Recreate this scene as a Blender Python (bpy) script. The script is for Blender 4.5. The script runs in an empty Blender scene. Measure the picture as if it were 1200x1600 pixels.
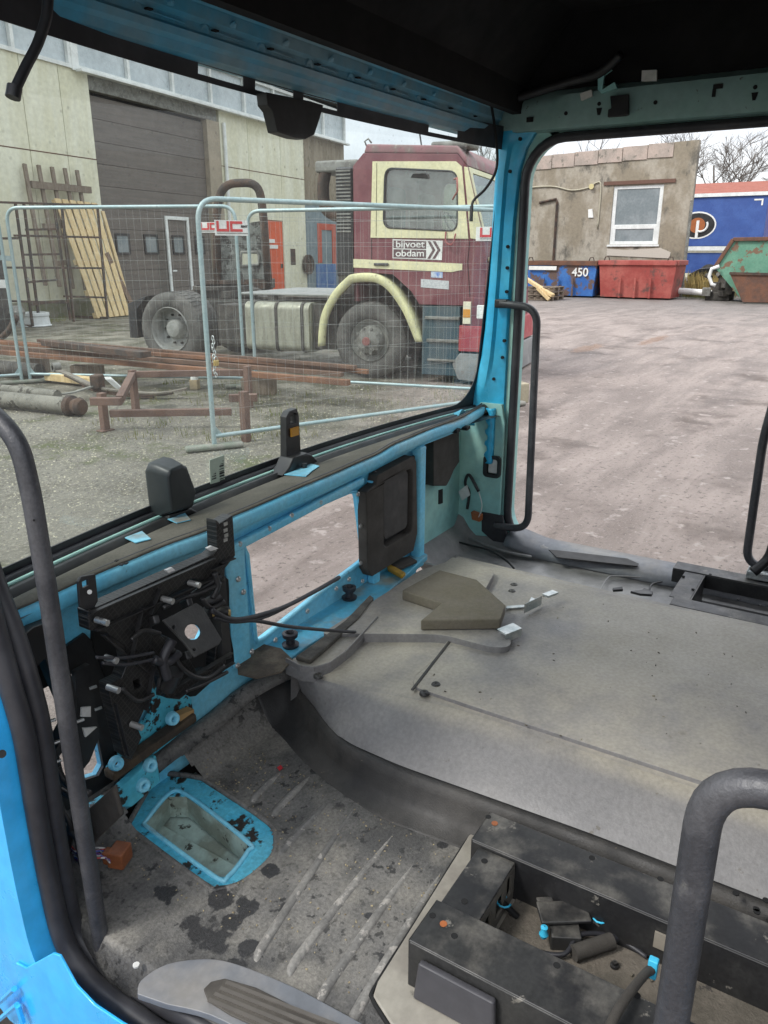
import bpy, bmesh, math, random
from mathutils import Vector, Matrix
from mathutils.geometry import tessellate_polygon
random.seed(7)
R = math.radians
S = bpy.context.scene
C = S.collection
# ---------------------------------------------------------------- camera, sky, sun, exposure
PITCH, AZ, EYE, FPX = R(18.65), R(32.0), 1.6, 1200.0
cam = bpy.data.cameras.new('camera'); camo = bpy.data.objects.new('camera', cam); C.objects.link(camo)
cam.sensor_fit = 'HORIZONTAL'; cam.sensor_width = 36; cam.lens = 36; cam.clip_start = .02; cam.clip_end = 3000
camo.location = (0, 0, EYE); camo.rotation_euler = (R(90) - PITCH, 0, AZ - R(90))
S.camera = camo
W = bpy.data.worlds.new('World'); S.world = W; W.use_nodes = True
nt = W.node_tree; nt.nodes.clear()
SUN_EL, SUN_AZ = R(48), R(150)       # azimuth of the sun measured from +X towards +Y
out = nt.nodes.new('ShaderNodeOutputWorld'); bg = nt.nodes.new('ShaderNodeBackground')
sky = nt.nodes.new('ShaderNodeTexSky'); sky.sky_type = 'NISHITA'; sky.sun_disc = False
sky.sun_elevation = SUN_EL; sky.sun_rotation = R(90) - SUN_AZ; sky.dust_density = 2.0
tc = nt.nodes.new('ShaderNodeTexCoord'); mp = nt.nodes.new('ShaderNodeMapping'); mp.inputs['Scale'].default_value = (1, 1, 3.2)
nz = nt.nodes.new('ShaderNodeTexNoise'); nz.inputs['Scale'].default_value = 2.6; nz.inputs['Detail'].default_value = 7; nz.inputs['Roughness'].default_value = .55
cr = nt.nodes.new('ShaderNodeValToRGB')
cr.color_ramp.elements[0].position = .32; cr.color_ramp.elements[0].color = (5.4, 5.75, 6.6, 1)
cr.color_ramp.elements[1].position = .62; cr.color_ramp.elements[1].color = (8.6, 8.7, 8.9, 1)
mx = nt.nodes.new('ShaderNodeMix'); mx.data_type = 'RGBA'; mx.inputs[0].default_value = .86
nt.links.new(tc.outputs['Generated'], mp.inputs[0]); nt.links.new(mp.outputs[0], nz.inputs['Vector']); nt.links.new(nz.outputs[0], cr.inputs[0])
# an overcast sky is about three times brighter overhead than at the horizon
sx = nt.nodes.new('ShaderNodeSeparateXYZ'); nt.links.new(tc.outputs['Generated'], sx.inputs[0])
gr_ = nt.nodes.new('ShaderNodeMapRange'); gr_.inputs['From Min'].default_value = 0; gr_.inputs['From Max'].default_value = 1; gr_.inputs['To Min'].default_value = .64; gr_.inputs['To Max'].default_value = 1.8
nt.links.new(sx.outputs[2], gr_.inputs['Value'])
vm = nt.nodes.new('ShaderNodeVectorMath'); vm.operation = 'SCALE'; nt.links.new(cr.outputs[0], vm.inputs[0]); nt.links.new(gr_.outputs[0], vm.inputs['Scale'])
nt.links.new(sky.outputs[0], mx.inputs['A']); nt.links.new(vm.outputs[0], mx.inputs['B'])
nt.links.new(mx.outputs['Result'], bg.inputs[0]); bg.inputs[1].default_value = .118
nt.links.new(bg.outputs[0], out.inputs[0])
sl = bpy.data.lights.new('sun', 'SUN'); sl.energy = 1.4; sl.angle = R(11); sl.color = (1, .97, .92)
so = bpy.data.objects.new('sun', sl); C.objects.link(so)
sd = Vector((math.cos(SUN_EL)*math.cos(SUN_AZ), math.cos(SUN_EL)*math.sin(SUN_AZ), math.sin(SUN_EL)))
so.rotation_euler = sd.to_track_quat('Z', 'Y').to_euler()
S.view_settings.view_transform = 'Standard'; S.view_settings.look = 'None'; S.view_settings.gamma = 1
S.view_settings.exposure = 0.78
S.cycles.use_denoising = True
S.cycles.max_bounces = 8; S.cycles.transparent_max_bounces = 16; S.cycles.diffuse_bounces = 5

# ---------------------------------------------------------------- measuring: a sight line of the survey photo met with a known plane
_f = Vector((math.cos(AZ)*math.cos(PITCH), math.sin(AZ)*math.cos(PITCH), -math.sin(PITCH)))
_r = Vector((math.sin(AZ), -math.cos(AZ), 0)); _u = _r.cross(_f)
def at(x, y, X=None, Y=None, Z=None):
    d = _f + _r*((x-600)/FPX) + _u*((800-y)/FPX)
    t = X/d.x if X is not None else Y/d.y if Y is not None else (Z-EYE)/d.z
    return Vector((0, 0, EYE)) + d*t
def ats(pts, **k): return [at(*p, **k) for p in pts]

# ---------------------------------------------------------------- mesh helpers
class MB:
    def __init__(s): s.v = []; s.f = []
    def add(s, vs, fs):
        n = len(s.v); s.v += [tuple(v) for v in vs]; s.f += [tuple(i+n for i in f) for f in fs]; return s
    def box(s, c, d, rz=0, M=None):
        m = M or (Matrix.Translation(c) @ Matrix.Rotation(rz, 4, 'Z'))
        hx, hy, hz = d[0]/2, d[1]/2, d[2]/2
        vs = [m @ Vector((x*hx, y*hy, z*hz)) for z in (-1, 1) for y in (-1, 1) for x in (-1, 1)]
        return s.add(vs, [(0,2,3,1),(4,5,7,6),(0,1,5,4),(2,6,7,3),(0,4,6,2),(1,3,7,5)])
    def bb(s, x0, x1, y0, y1, z0, z1): return s.box(((x0+x1)/2, (y0+y1)/2, (z0+z1)/2), (abs(x1-x0), abs(y1-y0), abs(z1-z0)))
    def bar(s, p, q, w, h, up=(0, 0, 1)):
        p, q = Vector(p), Vector(q); x = (q-p); L = x.length
        if L < 1e-6: return s
        x /= L; u = Vector(up); y = u.cross(x)
        if y.length < 1e-4: y = Vector((0, 1, 0)).cross(x)
        if y.length < 1e-4: y = Vector((1, 0, 0)).cross(x)
        y.normalize(); z = x.cross(y)
        m = Matrix((x, y, z)).transposed().to_4x4(); m.translation = (p+q)/2
        return s.box(None, (L, w, h), M=m)
    def tube(s, pts, r, n=8, closed=False, cap=True, taper=None):
        P = [Vector(p) for p in pts]; N = len(P); rings = []
        prev = None
        for i, p in enumerate(P):
            a = P[(i-1) % N] if (closed or i > 0) else p; b = P[(i+1) % N] if (closed or i < N-1) else p
            t = (b-a)
            if t.length < 1e-9: t = Vector((0, 0, 1))
            t.normalize()
            if prev is None:
                up = Vector((0, 0, 1)) if abs(t.z) < .9 else Vector((0, 1, 0))
                x = up.cross(t).normalized()
            else:
                x = prev - t*prev.dot(t)
                x = x.normalized() if x.length > 1e-6 else Vector((1, 0, 0))
            prev = x; y = t.cross(x)
            rr = r if taper is None else r*taper[i]
            rings.append([p + x*math.cos(2*math.pi*k/n)*rr + y*math.sin(2*math.pi*k/n)*rr for k in range(n)])
        vs = [v for g in rings for v in g]; fs = []
        for i in range(N if closed else N-1):
            j = (i+1) % N
            for k in range(n):
                l = (k+1) % n
                fs.append((i*n+k, i*n+l, j*n+l, j*n+k))
        if cap and not closed:
            fs.append(tuple(range(n-1, -1, -1))); fs.append(tuple((N-1)*n+k for k in range(n)))
        return s.add(vs, fs)
    def cyl(s, p, q, r, n=16, r2=None): return s.tube([p, q], r, n, taper=[1, (r2 if r2 is not None else r)/r])
    def lathe(s, prof, o, axis, n=28):
        # prof: (distance along axis, radius)
        a = Vector(axis).normalized(); x = (Vector((0, 0, 1)) if abs(a.z) < .9 else Vector((1, 0, 0))).cross(a).normalized(); y = a.cross(x); o = Vector(o)
        vs = []; fs = []; m = len(prof)
        for d, r in prof:
            for k in range(n):
                t = 2*math.pi*k/n; vs.append(o + a*d + x*math.cos(t)*r + y*math.sin(t)*r)
        for i in range(m-1):
            for k in range(n):
                l = (k+1) % n; fs.append((i*n+k, i*n+l, (i+1)*n+l, (i+1)*n+k))
        return s.add(vs, fs)
    def plate(s, outer, holes=(), O=(0,0,0), U=(1,0,0), V=(0,0,1), T=(0,1,0), th=.01):
        # flat sheet with holes in the plane O + u U + v V, thickness th along T
        O, U, V, T = Vector(O), Vector(U), Vector(V), Vector(T)
        loops = [[Vector((a, b, 0)) for a, b in lp] for lp in [outer]+list(holes)]
        tris = tessellate_polygon(loops); fl = [p for lp in loops for p in lp]; n = len(fl)
        vs = [O+U*p.x+V*p.y for p in fl] + [O+U*p.x+V*p.y+T*th for p in fl]
        fs = [tuple(t) for t in tris] + [tuple(i+n for i in reversed(t)) for t in tris]
        b = 0
        for lp in loops:
            m = len(lp)
            for i in range(m):
                j = (i+1) % m; fs.append((b+i, b+j, b+j+n, b+i+n))
            b += m
        return s.add(vs, fs)
    def slab(s, poly, T): # 3-D polygon extruded by T
        P = [Vector(p) for p in poly]; T = Vector(T); n = len(P)
        tris = tessellate_polygon([P])
        return s.add(P+[p+T for p in P], [tuple(t) for t in tris]+[tuple(i+n for i in reversed(t)) for t in tris]+[(i, (i+1) % n, (i+1) % n+n, i+n) for i in range(n)])
    def grid(s, rows):
        h, w = len(rows), len(rows[0])
        return s.add([p for r in rows for p in r], [(i*w+j, i*w+j+1, (i+1)*w+j+1, (i+1)*w+j) for i in range(h-1) for j in range(w-1)])
    def build(s, name, mat, parent=None, smooth=False, bevel=0, solid=0, sub=0, seg=2):
        me = bpy.data.meshes.new(name); me.from_pydata(s.v, [], s.f); me.validate()
        bm = bmesh.new(); bm.from_mesh(me); bmesh.ops.recalc_face_normals(bm, faces=bm.faces); bm.to_mesh(me); bm.free()
        me.materials.append(mat)
        o = bpy.data.objects.new(name, me); C.objects.link(o)
        if parent is not None:
            o.parent = parent
            if parent.get('_w') and parent.type == 'EMPTY': o.location = -Vector(parent.location)
        if sub:
            m = o.modifiers.new('s', 'SUBSURF'); m.levels = m.render_levels = sub
        if solid:
            m = o.modifiers.new('t', 'SOLIDIFY'); m.thickness = solid; m.offset = 0
        if bevel:
            m = o.modifiers.new('b', 'BEVEL'); m.width = bevel; m.segments = seg; m.limit_method = 'ANGLE'; m.angle_limit = R(40)
        if smooth or bevel:
            for p in me.polygons: p.use_smooth = True
            if bevel:
                o.modifiers.new('w', 'WEIGHTED_NORMAL').keep_sharp = True
            elif smooth != 'all':
                bm = bmesh.new(); bm.from_mesh(me)
                for e in bm.edges:
                    if len(e.link_faces) == 2 and e.calc_face_angle(0) > R(40): e.smooth = False
                bm.to_mesh(me); bm.free()
        return o

def thing(name, label, cat, loc=(0,0,0), rz=0, group=None, local=False):
    o = bpy.data.objects.new(name, None); C.objects.link(o); o.empty_display_size = .1
    o.location = loc; o.rotation_euler = (0, 0, rz); tag(o, label, cat, group)
    if not local and rz == 0: o['_w'] = 1
    return o
def tag(o, label, cat, group=None, kind=None):
    if label: o['label'] = label
    if cat: o['category'] = cat
    if group: o['group'] = group
    if kind: o['kind'] = kind
    return o
def copy_tree(o, parent=None):
    c = o.copy(); C.objects.link(c)
    if parent: c.parent = parent
    for ch in list(o.children): copy_tree(ch, c)
    return c
def text(name, s, mat, parent, size, M, ext=.002, sx=1, bold=0):
    cu = bpy.data.curves.new(name, 'FONT'); cu.body = s; cu.size = size; cu.extrude = ext; cu.align_x = 'CENTER'; cu.align_y = 'CENTER'; cu.offset = bold
    cu.materials.append(mat)
    tmp = bpy.data.objects.new(name, cu); C.objects.link(tmp)
    dg = bpy.context.evaluated_depsgraph_get(); me = bpy.data.meshes.new_from_object(tmp.evaluated_get(dg)); bpy.data.objects.remove(tmp)
    o = bpy.data.objects.new(name, me); C.objects.link(o); o.parent = parent
    o.matrix_local = M @ Matrix.Diagonal((sx, 1, 1, 1)); return o
def frame(x, y, o):  # a matrix whose local x, y run along the given directions
    x, y = Vector(x).normalized(), Vector(y).normalized(); z = x.cross(y)
    m = Matrix((x, y, z)).transposed().to_4x4(); m.translation = o; return m
def rrect(x0, x1, y0, y1, r, n=5):
    pts = []
    for cx, cy, a0 in ((x1-r, y1-r, 0), (x0+r, y1-r, 90), (x0+r, y0+r, 180), (x1-r, y0+r, 270)):
        for k in range(n+1):
            a = R(a0+90*k/n); pts.append((cx+r*math.cos(a), cy+r*math.sin(a)))
    return pts
def circ(cx, cy, r, n=14): return [(cx+r*math.cos(2*math.pi*k/n), cy+r*math.sin(2*math.pi*k/n)) for k in range(n)]
def smoothpath(pts, n=6):
    P = [Vector(p) for p in pts]; out = []
    for i in range(len(P)-1):
        p0 = P[max(i-1, 0)]; p1 = P[i]; p2 = P[i+1]; p3 = P[min(i+2, len(P)-1)]
        for k in range(n):
            t = k/n
            out.append(.5*((2*p1)+(p2-p0)*t+(2*p0-5*p1+4*p2-p3)*t*t+(3*p1-p0-3*p2+p3)*t**3))
    return out+[P[-1]]
def roundpath(pts, r, n=6):
    P = [Vector(p) for p in pts]; out = [P[0]]
    for i in range(1, len(P)-1):
        a, b, c = P[i-1], P[i], P[i+1]; u = (a-b); v = (c-b)
        d = min(r, u.length*.49, v.length*.49); s = b+u.normalized()*d; e = b+v.normalized()*d
        for k in range(n+1):
            t = k/n; out.append(s*(1-t)**2+b*2*t*(1-t)+e*t*t)
    return out+[P[-1]]

# ---------------------------------------------------------------- materials
def mat(name, col, rough=.6, metal=0, c2=None, ns=4, lo=.4, hi=.62, c3=None, s3=14, t3=.62, w3=.05, bump=0, bs=60, stretch=None, spec=.5, coat=0, dust=None, dlo=.5, dn=6, ulo=.35, uhi=.95, gs=None, ga=.11,
        blobs=None, bcol=None, brough=.25, r2=None, sh=None):
    m = bpy.data.materials.new(name); m.use_nodes = True; t = m.node_tree; N = t.nodes; L = t.links
    b = N['Principled BSDF']; b.inputs['Roughness'].default_value = rough; b.inputs['Metallic'].default_value = metal
    b.inputs['Specular IOR Level'].default_value = spec; b.inputs['Coat Weight'].default_value = coat; b.inputs['Coat Roughness'].default_value = .08
    tc = N.new('ShaderNodeTexCoord'); vec = tc.outputs['Object']
    if stretch:
        mp = N.new('ShaderNodeMapping'); mp.inputs['Scale'].default_value = stretch
        if sh: mp.inputs['Rotation'].default_value = sh
        L.new(vec, mp.inputs[0]); vs = mp.outputs[0]
    else: vs = vec
    def noise(sc, det=6, v=None, ro=.6):
        n = N.new('ShaderNodeTexNoise'); n.inputs['Scale'].default_value = sc; n.inputs['Detail'].default_value = det; n.inputs['Roughness'].default_value = ro
        L.new(v or vec, n.inputs['Vector']); return n.outputs[0]
    def ramp(f, a, c):
        r = N.new('ShaderNodeMapRange'); r.interpolation_type = 'SMOOTHSTEP'; r.inputs['From Min'].default_value = a; r.inputs['From Max'].default_value = c
        L.new(f, r.inputs['Value']); return r.outputs[0]
    def mixc(f, A, B):
        x = N.new('ShaderNodeMix'); x.data_type = 'RGBA'; L.new(f, x.inputs[0])
        for s_, v in (('A', A), ('B', B)):
            if isinstance(v, tuple): x.inputs[s_].default_value = (*v, 1)
            else: L.new(v, x.inputs[s_])
        return x.outputs['Result']
    def mth(op, a, c=None):
        x = N.new('ShaderNodeMath'); x.operation = op
        for i, v in enumerate((a, c)):
            if v is None: continue
            if isinstance(v, (int, float)): x.inputs[i].default_value = v
            else: L.new(v, x.inputs[i])
        return x.outputs[0]
    cur = col; rg = None
    # a fine tonal break-up on every surface
    fine = noise(gs or ns*9, 4)
    if c2:
        cur = mixc(ramp(noise(ns, 8, vs), lo, hi), cur, c2)
    if c3:
        f3 = ramp(noise(s3, 7, vs, .65), t3, t3+w3); cur = mixc(f3, cur, c3)
    if dust:
        g = N.new('ShaderNodeNewGeometry'); sp = N.new('ShaderNodeSeparateXYZ'); L.new(g.outputs['Normal'], sp.inputs[0])
        up = ramp(sp.outputs[2], ulo, uhi); dd = mth('MULTIPLY', up, ramp(noise(dn, 7), dlo-.14, dlo+.14)); cur = mixc(dd, cur, dust)
    if blobs:
        wob = noise(28, 5)
        acc = None
        for (x, y, z, r_) in blobs:
            d = N.new('ShaderNodeVectorMath'); d.operation = 'DISTANCE'; L.new(vec, d.inputs[0]); d.inputs[1].default_value = (x, y, z)
            e = mth('DIVIDE', d.outputs['Value'], r_)
            acc = e if acc is None else mth('MINIMUM', acc, e)
        q = mth('ADD', acc, mth('MULTIPLY', mth('SUBTRACT', wob, .5), 3.0)); f = mth('SUBTRACT', 1, ramp(q, .82, 1.06))
        cur = mixc(f, cur, bcol); rg = (f, brough)
    v = N.new('ShaderNodeHueSaturation'); L.new(ramp(fine, .2, .8), v.inputs['Value'])
    mr = v.inputs['Value'].links[0].from_node; mr.inputs['To Min'].default_value = 1-ga*1.1; mr.inputs['To Max'].default_value = 1+ga
    if isinstance(cur, tuple): v.inputs['Color'].default_value = (*cur, 1)
    else: L.new(cur, v.inputs['Color'])
    L.new(v.outputs[0], b.inputs['Base Color'])
    rn = N.new('ShaderNodeMapRange'); L.new(noise(ns*2.3, 6), rn.inputs[0]); rn.inputs['From Min'].default_value = .3; rn.inputs['From Max'].default_value = .7
    rn.inputs['To Min'].default_value = max(rough-.12, .03); rn.inputs['To Max'].default_value = min(rough+.14, 1)
    rr = rn.outputs[0]
    if rg:
        x = N.new('ShaderNodeMix'); L.new(rg[0], x.inputs[0]); L.new(rr, x.inputs[2]); x.inputs[3].default_value = rg[1]; rr = x.outputs[0]
    L.new(rr, b.inputs['Roughness'])
    if bump:
        bn = N.new('ShaderNodeBump'); bn.inputs['Strength'].default_value = 1; bn.inputs['Distance'].default_value = bump; L.new(noise(bs, 6), bn.inputs['Height']); L.new(bn.outputs[0], b.inputs['Normal'])
    return m
def glass(name, tint=(.9, .96, .93), dirt_haze=.05, refl=1.0, rough=.0, dcol=(.6, .62, .6)):
    m = bpy.data.materials.new(name); m.use_nodes = True; t = m.node_tree; N = t.nodes; L = t.links; N.clear()
    o = N.new('ShaderNodeOutputMaterial'); tr = N.new('ShaderNodeBsdfTransparent'); tr.inputs[0].default_value = (*tint, 1)
    gl = N.new('ShaderNodeBsdfGlossy'); gl.inputs['Roughness'].default_value = rough
    fr = N.new('ShaderNodeLayerWeight'); fr.inputs['Blend'].default_value = .5
    p5 = N.new('ShaderNodeMath'); p5.operation = 'POWER'; p5.inputs[1].default_value = 5; L.new(fr.outputs['Facing'], p5.inputs[0])
    k = N.new('ShaderNodeMath'); k.operation = 'MULTIPLY_ADD'; k.inputs[1].default_value = .9*refl; k.inputs[2].default_value = .04*refl; L.new(p5.outputs[0], k.inputs[0])
    mx = N.new('ShaderNodeMixShader'); L.new(k.outputs[0], mx.inputs[0]); L.new(tr.outputs[0], mx.inputs[1]); L.new(gl.outputs[0], mx.inputs[2])
    df = N.new('ShaderNodeBsdfDiffuse'); df.inputs[0].default_value = (*dcol, 1)
    tc = N.new('ShaderNodeTexCoord'); n = N.new('ShaderNodeTexNoise'); n.inputs['Scale'].default_value = 3.5; n.inputs['Detail'].default_value = 10; n.inputs['Roughness'].default_value = .7
    L.new(tc.outputs['Object'], n.inputs['Vector'])
    r = N.new('ShaderNodeMapRange'); r.inputs['From Min'].default_value = .42; r.inputs['From Max'].default_value = .75; r.inputs['To Min'].default_value = dirt_haze*.75; r.inputs['To Max'].default_value = dirt_haze*3  # raised minimum paints milky reflection haze on top of the real smears
    L.new(n.outputs[0], r.inputs[0])
    # dried droplets
    vo = N.new('ShaderNodeTexVoronoi'); vo.inputs['Scale'].default_value = 42; L.new(tc.outputs['Object'], vo.inputs['Vector'])
    dr = N.new('ShaderNodeMapRange'); dr.inputs['From Min'].default_value = .05; dr.inputs['From Max'].default_value = .16; dr.inputs['To Min'].default_value = dirt_haze*2.0; dr.inputs['To Max'].default_value = 0
    L.new(vo.outputs['Distance'], dr.inputs[0])
    n2 = N.new('ShaderNodeMath'); n2.operation = 'ADD'; L.new(r.outputs[0], n2.inputs[0]); L.new(dr.outputs[0], n2.inputs[1])
    m2 = N.new('ShaderNodeMixShader'); L.new(n2.outputs[0], m2.inputs[0]); L.new(mx.outputs[0], m2.inputs[1]); L.new(df.outputs[0], m2.inputs[2])
    L.new(m2.outputs[0], o.inputs[0]); return m
K = {}
DUST = (.24, .215, .175)
K['blue'] = mat('exterior_blue_paint', (.03, .43, .9), .3, c2=(.045, .46, .9), ns=3, c3=(.25, .36, .45), s3=16, t3=.70, w3=.1, coat=.5)
K['pillar'] = mat('cab_blue_paint', (.03, .47, .8), .36, c2=(.07, .53, .8), ns=3, c3=(.1, .14, .14), s3=26, t3=.68, coat=.2)
K['mint'] = mat('primer_mint_paint', (.38, .63, .55), .5, c2=(.28, .56, .54), ns=3, c3=(.12, .12, .09), s3=22, t3=.68, w3=.12)
K['front'] = mat('dusty_front_panel_paint', (.15, .57, .8), .42, c2=(.24, .62, .78), ns=4, c3=(.1, .12, .11), s3=17, t3=.64, w3=.1, dust=DUST, dlo=.6, gs=90)
K['rustblue'] = mat('chipped_blue_paint', (.07, .42, .56), .5, c2=(.1, .48, .6), ns=9, c3=(.025, .018, .013), s3=22, t3=.52, w3=.03, bump=.003, bs=50)
K['header'] = mat('header_paint', (.06, .36, .55), .4, c2=(.2, .35, .41), ns=3)
K['black'] = mat('black_plastic', (.016, .016, .017), .45, c2=(.03, .03, .03), ns=8, dust=(.07, .065, .055), dlo=.62)
K['rubber'] = mat('seal_rubber', (.022, .022, .026), .5, c2=(.04, .04, .045), ns=6, c3=(.09, .085, .075), s3=20, t3=.7, w3=.2)
K['handle'] = mat('worn_handle_rubber', (.04, .041, .046), .4, c2=(.075, .075, .08), ns=9, c3=(.12, .118, .112), s3=22, t3=.64, w3=.12, bump=.0008, bs=260, gs=160, ga=.2)
K['felt'] = mat('dashboard_felt', (.085, .079, .062), .95, c2=(.12, .11, .088), ns=7, c3=(.03, .028, .024), s3=26, t3=.68, bump=.001, bs=350, gs=160, ga=.16)
K['foam'] = mat('grey_foam', (.12, .106, .076), .97, c2=(.13, .115, .088), ns=12, bump=.0012, bs=420)
K['foamdk'] = mat('dark_foam', (.045, .04, .034), .85, c2=(.062, .056, .048), ns=8, bump=.0008, bs=300)
K['roof'] = mat('unlit_roof_lining', (.004, .0045, .005), .95, c2=(.006, .006, .006), ns=5)  # near-black base puts the roof's lack of light into the colour
K['steelblk'] = mat('black_painted_steel', (.014, .014, .015), .42, c2=(.03, .03, .029), ns=7, dust=(.115, .108, .095), dlo=.56, dn=13, c3=(.16, .15, .13), s3=24, t3=.64, w3=.04, gs=140, ga=.25)
K['zinc'] = mat('zinc_plated_steel', (.62, .64, .62), .35, .8, c2=(.45, .5, .5), ns=20)
K['studs'] = mat('steel_studs', (.5, .5, .48), .35, .7)
K['hole'] = mat('dark_hole', (.006, .006, .006), .8)
K['whitepl'] = mat('white_plastic', (.62, .62, .6), .5, c2=(.6, .6, .56), ns=8)
K['orange'] = mat('orange_plastic', (.36, .11, .03), .5, c2=(.28, .09, .03), ns=15)
K['brownplug'] = mat('brown_connector', (.26, .085, .03), .5, c2=(.2, .065, .025), ns=30)
K['cyanclip'] = mat('cyan_clip', (.05, .45, .68), .4)
K['yellow'] = mat('yellow_foam', (.55, .33, .03), .8, c2=(.4, .25, .04), ns=20)
# ================================================================ SETTING: the yard
def ground_mat():
    m = bpy.data.materials.new('yard_surface'); m.use_nodes = True; t = m.node_tree; N = t.nodes; L = t.links; b = N['Principled BSDF']
    tc = N.new('ShaderNodeTexCoord'); vec = tc.outputs['Object']
    def noise(sc, det=8, v=vec, ro=.6):
        n = N.new('ShaderNodeTexNoise'); n.inputs['Scale'].default_value = sc; n.inputs['Detail'].default_value = det; n.inputs['Roughness'].default_value = ro; L.new(v, n.inputs['Vector']); return n.outputs[0]
    def rng(f, a, c, lo=0, hi=1):
        r = N.new('ShaderNodeMapRange'); r.interpolation_type = 'SMOOTHSTEP'
        for k, v in (('From Min', a), ('From Max', c), ('To Min', lo), ('To Max', hi)): r.inputs[k].default_value = v
        L.new(f, r.inputs['Value']); return r.outputs[0]
    def mixc(f, A, B):
        x = N.new('ShaderNodeMix'); x.data_type = 'RGBA'; L.new(f, x.inputs[0])
        for s_, v in (('A', A), ('B', B)):
            if isinstance(v, tuple): x.inputs[s_].default_value = (*v, 1)
            else: L.new(v, x.inputs[s_])
        return x.outputs['Result']
    def mth(op, a, c):
        x = N.new('ShaderNodeMath'); x.operation = op
        for i, v in enumerate((a, c)):
            if isinstance(v, (int, float)): x.inputs[i].default_value = v
            else: L.new(v, x.inputs[i])
        return x.outputs[0]
    sp = N.new('ShaderNodeSeparateXYZ'); L.new(vec, sp.inputs[0]); X, Y = sp.outputs[0], sp.outputs[1]
    wob = mth('MULTIPLY', mth('SUBTRACT', noise(.5, 5), .5), 2.5)
    # gravel side (towards +Y) against the worn, compacted drive
    side = rng(mth('ADD', mth('SUBTRACT', Y, mth('MULTIPLY', X, .33)), wob), 1.5, 2.7)
    mp = N.new('ShaderNodeMapping'); mp.inputs['Rotation'].default_value = (0, 0, R(28)); mp.inputs['Scale'].default_value = (.6, 2.9, 1); L.new(vec, mp.inputs[0])
    tracks = noise(.9, 9, mp.outputs[0], .62)
    drive = mixc(rng(tracks, .36, .64), (.22, .176, .15), (.37, .31, .276))
    drive = mixc(rng(noise(60, 3), .58, .7), drive, (.4, .35, .32)); drive = mixc(rng(noise(1.1, 7), .5, .7), drive, (.15, .118, .1))
    drive = mixc(rng(noise(24, 6, ro=.7), .54, .66), drive, (.13, .106, .09)); drive = mixc(rng(noise(7, 7), .58, .68), drive, (.42, .36, .325))
    gravel = mixc(rng(noise(1.6, 8), .4, .65), (.24, .22, .178), (.15, .134, .104))
    gravel = mixc(rng(noise(30, 4), .5, .68), gravel, (.36, .335, .265))
    gravel = mixc(rng(noise(.8, 8, ro=.7), .54, .66), gravel, (.12, .13, .055))
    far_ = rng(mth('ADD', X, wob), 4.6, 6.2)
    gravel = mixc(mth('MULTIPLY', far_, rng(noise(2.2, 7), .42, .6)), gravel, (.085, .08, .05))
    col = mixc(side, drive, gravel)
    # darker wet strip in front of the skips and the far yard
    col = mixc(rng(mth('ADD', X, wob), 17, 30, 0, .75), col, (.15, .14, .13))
    pud = None
    for (px, py, rx, ry) in ((13.6, 4.25, .8, .22), (15.6, 3.6, 1.2, .16)):
        m2 = N.new('ShaderNodeMapping'); m2.inputs['Location'].default_value = (-px/rx, -py/ry, 0); m2.inputs['Scale'].default_value = (1/rx, 1/ry, 0); L.new(vec, m2.inputs[0])
        d = N.new('ShaderNodeVectorMath'); d.operation = 'LENGTH'; L.new(m2.outputs[0], d.inputs[0]); q = d.outputs['Value']
        pud = q if pud is None else mth('MINIMUM', pud, q)
    pf = mth('SUBTRACT', 1, rng(mth('ADD', pud, mth('MULTIPLY', mth('SUBTRACT', noise(5, 4), .5), 2.0)), .7, .95))
    pf = mth('MULTIPLY', pf, .65)
    col = mixc(pf, col, (.23, .12, .06))
    L.new(col, b.inputs['Base Color'])
    ro = rng(tracks, .4, .65, .55, .9)
    x = N.new('ShaderNodeMix'); L.new(pf, x.inputs[0]); L.new(ro, x.inputs[2]); x.inputs[3].default_value = .15; L.new(x.outputs[0], b.inputs['Roughness'])
    b1 = N.new('ShaderNodeBump'); b1.inputs['Distance'].default_value = .05; L.new(noise(11, 10, ro=.8), b1.inputs['Height'])
    b2 = N.new('ShaderNodeBump'); b2.inputs['Distance'].default_value = .07; L.new(tracks, b2.inputs['Height']); L.new(b1.outputs[0], b2.inputs['Normal'])
    L.new(b2.outputs[0], b.inputs['Normal']); return m
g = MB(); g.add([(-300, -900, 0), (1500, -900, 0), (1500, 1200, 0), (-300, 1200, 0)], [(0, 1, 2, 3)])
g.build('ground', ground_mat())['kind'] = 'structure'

# ================================================================ THE CAB SHELL
cab = thing('truck_cab', 'stripped light blue truck cab shell with bare grey floor, standing open in the yard', 'truck cab', (1.6, 0, 0))
FZ = .5
XR, XL = 2.64, .56     # inner skins of the two sides
def wy(x): return 1.325 - .075*((x-1.66)/.9)**2           # windscreen foot line
# --- two door sides: skin with the rounded door opening
far_open = rrect(-.42, 1.085, .53, 1.955, .13, 7)
near_o = smoothpath([(1.075, 1.75, 0), (1.068, 1.35, 0), (1.04, 1.098, 0), (1.023, .986, 0), (1.009, .906, 0), (1.009, .82, 0), (1.011, .764, 0), (1.010, .617, 0), (.997, .50, 0), (.945, .447, 0), (.88, .437, 0), (.80, .44, 0), (.6, .44, 0), (.3, .44, 0), (-.2, .44, 0), (-.6, .44, 0)], 5)
near_i = smoothpath([(1.10, 1.75, 0), (1.085, 1.3, 0), (1.066, 1.16, 0), (1.028, 1.05, 0), (1.006, .955, 0), (1.0, .875, 0), (1.006, .70, 0), (1.006, .56, 0), (.996, .482, 0), (.957, .450, 0), (.91, .434, 0), (.86, .432, 0), (.78, .450, 0), (.684, .47, 0), (.4, .47, 0), (-.2, .47, 0), (-.6, .47, 0)], 5)
near_open = [(p.x, p.y) for p in near_o] + [(-.62, .5), (-.62, 1.93), (.95, 1.95), (1.06, 1.9)]
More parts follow.
